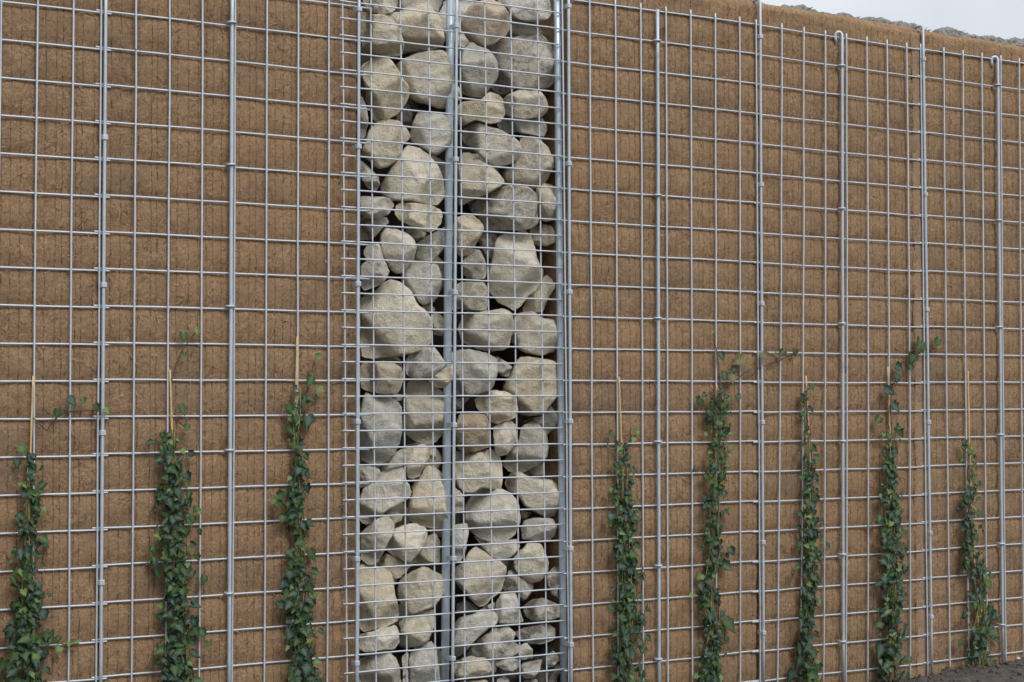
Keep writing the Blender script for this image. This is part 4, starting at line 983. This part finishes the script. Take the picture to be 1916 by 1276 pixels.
PLANTS = [
 dict(lab='ivy with wide gaps in its foliage, alone in the bay at the wall end', cane=[(62, 703), (57, 850), (52, 1010), (50, 1340)],
      body=[(850, 52, 16, .4), (900, 55, 22, .55), (960, 55, 25, .65), (1020, 55, 25, .6), (1070, 50, 26, .8), (1150, 52, 30, 1), (1200, 52, 34, 1), (1276, 55, 40, 1), (1330, 52, 36, 1)],
      sh=[[(62, 782), (88, 806), (104, 782), (128, 770), (178, 768), (196, 770)], [(70, 1190), (95, 1200), (120, 1206), (148, 1204)], [(30, 1250), (45, 1215), (58, 1200)]],
      lv=[(107, 774, 19, 1), (130, 754, 22, 0), (155, 751, 12, 1), (178, 763, 17, 1), (196, 770, 14, 2), (40, 842, 18, 2), (32, 868, 18, 0), (58, 858, 20, 0), (82, 910, 18, 1), (80, 1205, 18, 0), (95, 1199, 14, 1), (110, 1197, 14, 1), (128, 1206, 12, 2), (145, 1203, 12, 2), (112, 1216, 14, 2), (8, 1246, 26, 1), (27, 1038, 16, 2), (26, 1203, 26, 0)]),
 dict(lab='dense ivy with a long bare shoot above its cane, bay before the gabion', cane=[(318, 692), (321, 780), (323, 850), (326, 1340)],
      body=[(808, 320, 12, .5), (840, 318, 24, .8), (880, 322, 26, .9), (920, 325, 30, 1), (960, 332, 36, 1), (1000, 325, 32, 1), (1040, 325, 34, 1), (1100, 330, 32, 1), (1150, 333, 34, 1), (1200, 333, 38, 1), (1276, 330, 38, 1), (1330, 328, 36, 1)],
      sh=[[(321, 712), (330, 680), (340, 658), (351, 641), (365, 622)], [(322, 780), (340, 794), (352, 802)]],
      lv=[(343, 631, 18, 1), (345, 664, 11, 1), (367, 620, 11, 2), (339, 768, 22, 1), (350, 801, 16, 1), (303, 817, 17, 1), (366, 954, 14, 1), (368, 1043, 15, 1), (362, 1183, 22, 1)]),
 dict(lab='narrow ivy with sparse upper leaves, next to the gabion edge', cane=[(556, 630), (553, 760), (553, 880), (556, 1340)],
      body=[(725, 560, 10, .2), (760, 556, 22, .45), (800, 550, 18, .5), (850, 553, 14, .45), (890, 558, 18, .55), (940, 552, 28, .95), (980, 561, 20, .8), (1020, 560, 14, .4), (1060, 560, 26, .75), (1120, 562, 26, .9), (1200, 560, 24, 1), (1276, 562, 30, 1), (1330, 560, 32, 1)],
      sh=[[(556, 800), (560, 778), (572, 745), (580, 712), (588, 676)], [(572, 750), (590, 742), (600, 731)], [(520, 938), (535, 948), (550, 950)]],
      lv=[(581, 715, 26, 1), (596, 732, 18, 2), (593, 672, 15, 2), (584, 700, 9, 3), (572, 752, 24, 1), (574, 790, 30, 0), (540, 766, 22, 1), (541, 806, 22, 1), (519, 938, 16, 2), (551, 940, 34, 0), (568, 888, 24, 0), (580, 1040, 24, 1), (583, 1130, 20, 1), (598, 1274, 20, 1)]),
 dict(lab='full ivy with feathery young top, first past the gabion', cane=[(1158, 705), (1161, 780), (1165, 885), (1168, 1340)],
      body=[(822, 1158, 22, .35), (850, 1164, 22, .5), (900, 1166, 22, .75), (960, 1170, 20, 1), (1010, 1172, 22, 1), (1080, 1174, 25, 1), (1150, 1176, 27, 1), (1210, 1172, 27, 1), (1276, 1170, 32, 1), (1320, 1170, 30, 1)],
      sh=[[(1160, 830), (1175, 828), (1190, 812)], [(1158, 830), (1148, 815)]],
      lv=[(1192, 810, 12, 2), (1186, 824, 13, 2), (1145, 812, 12, 1), (1140, 980, 12, 2), (1200, 1160, 20, 0), (1203, 1218, 16, 1)]),
 dict(lab='tall leafy ivy trailing a long shoot sideways past a rod', cane=[(1341, 720), (1340, 850), (1333, 1040), (1326, 1330)],
      body=[(725, 1342, 18, .7), (745, 1347, 25, 1), (790, 1347, 22, 1), (840, 1346, 22, .7), (870, 1340, 22, .9), (920, 1340, 20, .7), (965, 1337, 22, .9), (1000, 1335, 22, .9), (1040, 1338, 25, .7), (1085, 1325, 18, .55), (1125, 1328, 22, .85), (1180, 1335, 24, .75), (1240, 1330, 22, .9), (1276, 1330, 25, 1), (1315, 1328, 28, 1)],
      sh=[[(1345, 740), (1346, 700), (1341, 660), (1334, 624)], [(1350, 735), (1372, 712), (1400, 694), (1440, 682), (1490, 660)]],
      lv=[(1347, 668, 18, 0), (1354, 705, 20, 0), (1370, 708, 22, 3), (1374, 695, 16, 0), (1391, 681, 28, 3), (1427, 668, 20, 3), (1451, 668, 14, 3), (1466, 663, 17, 1), (1487, 661, 15, 1), (1333, 622, 8, 2), (1366, 840, 18, 3), (1353, 1065, 26, 1), (1312, 1080, 16, 2), (1318, 1120, 24, 0), (1358, 1175, 32, 1)]),
 dict(lab='slim ivy thinning to wisps up its cane, past the bent joint rod', cane=[(1508, 703), (1513, 800), (1516, 900), (1520, 1330)],
      body=[(735, 1506, 8, .25), (800, 1509, 9, .35), (860, 1514, 14, .5), (905, 1515, 16, .75), (960, 1517, 18, .75), (1000, 1517, 21, .95), (1080, 1515, 21, 1), (1110, 1517, 18, 1), (1160, 1513, 18, .6), (1200, 1508, 20, .9), (1260, 1518, 20, 1), (1300, 1512, 28, 1)],
      sh=[[(1512, 790), (1503, 760), (1503, 742), (1514, 726)]],
      lv=[(1517, 726, 16, 1), (1503, 742, 14, 0), (1525, 862, 18, 1), (1504, 1205, 38, 0), (1483, 1266, 28, 0), (1495, 1020, 18, 1)]),
 dict(lab='dense ivy whose top shoot leans over to a joint rod', cane=[(1661, 686), (1665, 800), (1667, 1300)],
      body=[(795, 1672, 18, .5), (840, 1665, 16, .85), (900, 1668, 18, 1), (940, 1665, 18, .9), (980, 1668, 20, 1), (1040, 1668, 21, 1), (1080, 1671, 19, 1), (1130, 1670, 21, 1), (1180, 1670, 20, 1), (1230, 1666, 25, 1), (1268, 1664, 28, .9)],
      sh=[[(1667, 800), (1666, 760), (1670, 720), (1690, 700), (1706, 678), (1724, 655), (1752, 652)]],
      lv=[(1658, 737, 24, 0), (1670, 765, 22, 0), (1677, 692, 20, 0), (1676, 708, 20, 0), (1707, 673, 24, 1), (1703, 690, 18, 1), (1722, 650, 32, 1), (1756, 644, 22, 1), (1645, 790, 20, 1), (1680, 812, 22, 1), (1651, 940, 24, 0), (1648, 1218, 30, 0), (1643, 1268, 26, 0), (1692, 1174, 12, 1), (1694, 992, 12, 2)]),
 dict(lab='ivy with a thick dark leafy base in the banked soil', cane=[(1811, 694), (1814, 830), (1820, 1000), (1830, 1160)],
      body=[(825, 1817, 14, .4), (870, 1815, 16, .5), (920, 1818, 16, .65), (960, 1812, 18, .75), (1000, 1815, 16, .85), (1040, 1816, 17, .85), (1070, 1830, 22, .9), (1130, 1832, 24, .7), (1155, 1838, 34, 1), (1200, 1832, 27, 1), (1240, 1832, 20, 1)],
      sh=[[(1830, 1150), (1850, 1150), (1870, 1158)], [(1835, 1180), (1858, 1195)]],
      lv=[(1865, 1156, 22, 0), (1853, 1142, 20, 1), (1857, 1187, 24, 1), (1863, 1200, 16, 1), (1835, 1070, 26, 0), (1801, 945, 18, 0), (1796, 1205, 14, 1)]),
]
for pi_, P in enumerate(PLANTS):
    bx, by = P['body'][-1][1], P['body'][-1][0]
    q = at(bx, by, -0.03); zg = ground_z(q.x, -0.03)
    root = thing('ivy_plant', P['lab'], 'ivy', (q.x, -0.03, min(zg, q.z)), 'young ivy plants along the wall')
    # cane of its own
    cv = [on_panel(x, y, -0.011) for x, y in P['cane']]
    cv.append(Vector((cv[-1].x, cv[-1].y - 0.008, min(cv[-1].z, ground_z(cv[-1].x, -0.02)) - 0.03)))
    pts, rad = [], []
    for a, b in zip(cv[:-1], cv[1:]):
        ns = max(3, int((b - a).length / 0.03))
        for i in range(ns):
            pts.append(a.lerp(b, i / ns)); rad.append(0.0027 * (1.32 if (len(pts) % 5 == 0) else 1))
    pts.append(cv[-1]); rad.append(0.003)
    base = cv[-1]
    vs, fs = tube_data([p - base for p in pts], rad, 8)
    co = link('bamboo_cane', mesh('bamboo_cane', vs, fs), cane_mat); co.location = base
    tag(co, 'thin bamboo cane up the ' + P['lab'].split(',')[0], 'cane', 'bamboo canes along the wall')
    body = P['body']; ys = [b[0] for b in body]
    def prof(y): return [float(np.interp(y, ys, [b[i] for b in body])) for i in (1, 2, 3)]
    y0, y1 = ys[0], ys[-1]
    # stems
    vs, fs = [], []; bv, bf = [], []
    for s in range(7):
        ph = U(0, 50); off = U(-.5, .5); yt = y0 + (y1 - y0) * (0.0 if s < 2 else U(0.05, 0.65))
        pts = []
        nseg = max(8, int((y1 - yt) / 16))
        for i in range(nseg + 1):
            y = y1 + (yt - y1) * i / nseg
            x, hw, _ = prof(y)
            pts.append(on_panel(x + hw * (off * 0.9 + 0.5 * noise.noise(Vector((ph, y * 0.012, 0)))), y, -0.016 - 0.022 * (0.5 + 0.5 * noise.noise(Vector((ph + 9, y * 0.01, 0))))) - root.location)
        if s < 2: pts.insert(0, Vector((pts[0].x * 0.6, pts[0].y, min(0, zg - root.location.z) - 0.02)))
        rr = [0.0022 - 0.0011 * i / len(pts) for i in range(len(pts))]
        tube_data(pts, rr, 5, *((vs, fs) if s % 3 else (bv, bf)))
    for sh in P['sh']:
        cp = [on_panel(x, y, -0.014) - root.location for x, y in sh]; pts = []
        for a, b in zip(cp[:-1], cp[1:]):
            for i in range(4): pts.append(a.lerp(b, i / 4) + Vector((0, 0.004 * noise.noise(a * 40 + Vector((i, 0, 0))), 0.003 * noise.noise(a * 30 + Vector((i * .7, 3, 0))))))
        pts.append(cp[-1]); tube_data(pts, 0.0016, 5, bv, bf)
    n_leaf = 0
    def petiole(p):
        ln = U(0.012, 0.03); e = p + Vector((U(-.02, .02), U(0.004, 0.02), -ln))
        tube_data([p - root.location, p.lerp(e, 0.5) + Vector((0, -0.003, 0)) - root.location, e - root.location], 0.0008, 4, vs, fs)
    pxm = 66 - (bx - 50) * 16 / 1800                      # pixels per 0.1 m here
    y = y0
    while y < y1:
        x, hw, de = prof(y)
        t = (y - y0) / (y1 - y0)
        k = random.choices((0, 1, 2), (0.50 + 0.10 * t, 0.40, 0.20 - 0.09 * t))[0]
        sz = (U(0.014, 0.034) if k < 2 else U(0.014, 0.024)) * (0.82 + 0.22 * t)
        p = on_panel(x + random.gauss(0, 0.52) * hw, y, -0.012 - 0.055 * R() * (0.5 + 0.5 * t))
        put_leaf(root, p, sz, k); n_leaf += 1
        if R() < 0.7: petiole(p)
        y += 1.45 / max(de, 0.15) ** 1.35 * U(0.5, 1.5)
    for x, y, s, k in P['lv']:
        p = on_panel(x, y - s * 0.35, -0.018 - 0.010 * R())
        put_leaf(root, p, s / pxm * 0.1 * 0.92, k, random.gauss(math.pi, 0.6), Vector((U(-.5, .2), -1, U(0, .6))))
    link('stem', mesh('stem', vs, fs), stem_mat, root)
    link('woody_stem', mesh('woody_stem', bv, bf), stem_brown, root)

# ------------------------------------------------------------------ small things on the soil
for x, y, s, m_, lab in ((1716, 1274, 0.011, 'p', 'small pale pebble on the soil below the leaning ivy'), (1905, 1256, 0.010, 'p', 'small pale pebble on the banked soil past the hook-topped rod')):
    d = ray(x, y); p = at(x, y, -0.03)
    for yy in np.arange(0.0, -1.2, -0.01):
        p = at(x, y, yy)
        if p.z <= ground_z(p.x, p.y) + 0.003 or yy < -1.1: break
    vs, fs = [], []
    lump((0, 0, s * 0.35), (s, s * 0.8, s * 0.6), 10, 7, 0.3, vs, fs)
    ob = link('pebble', mesh('pebble', vs, fs), STONE[m_][0]); ob.location = (p.x, p.y, ground_z(p.x, p.y))
    tag(ob, lab, 'pebble', 'pebbles on the soil')
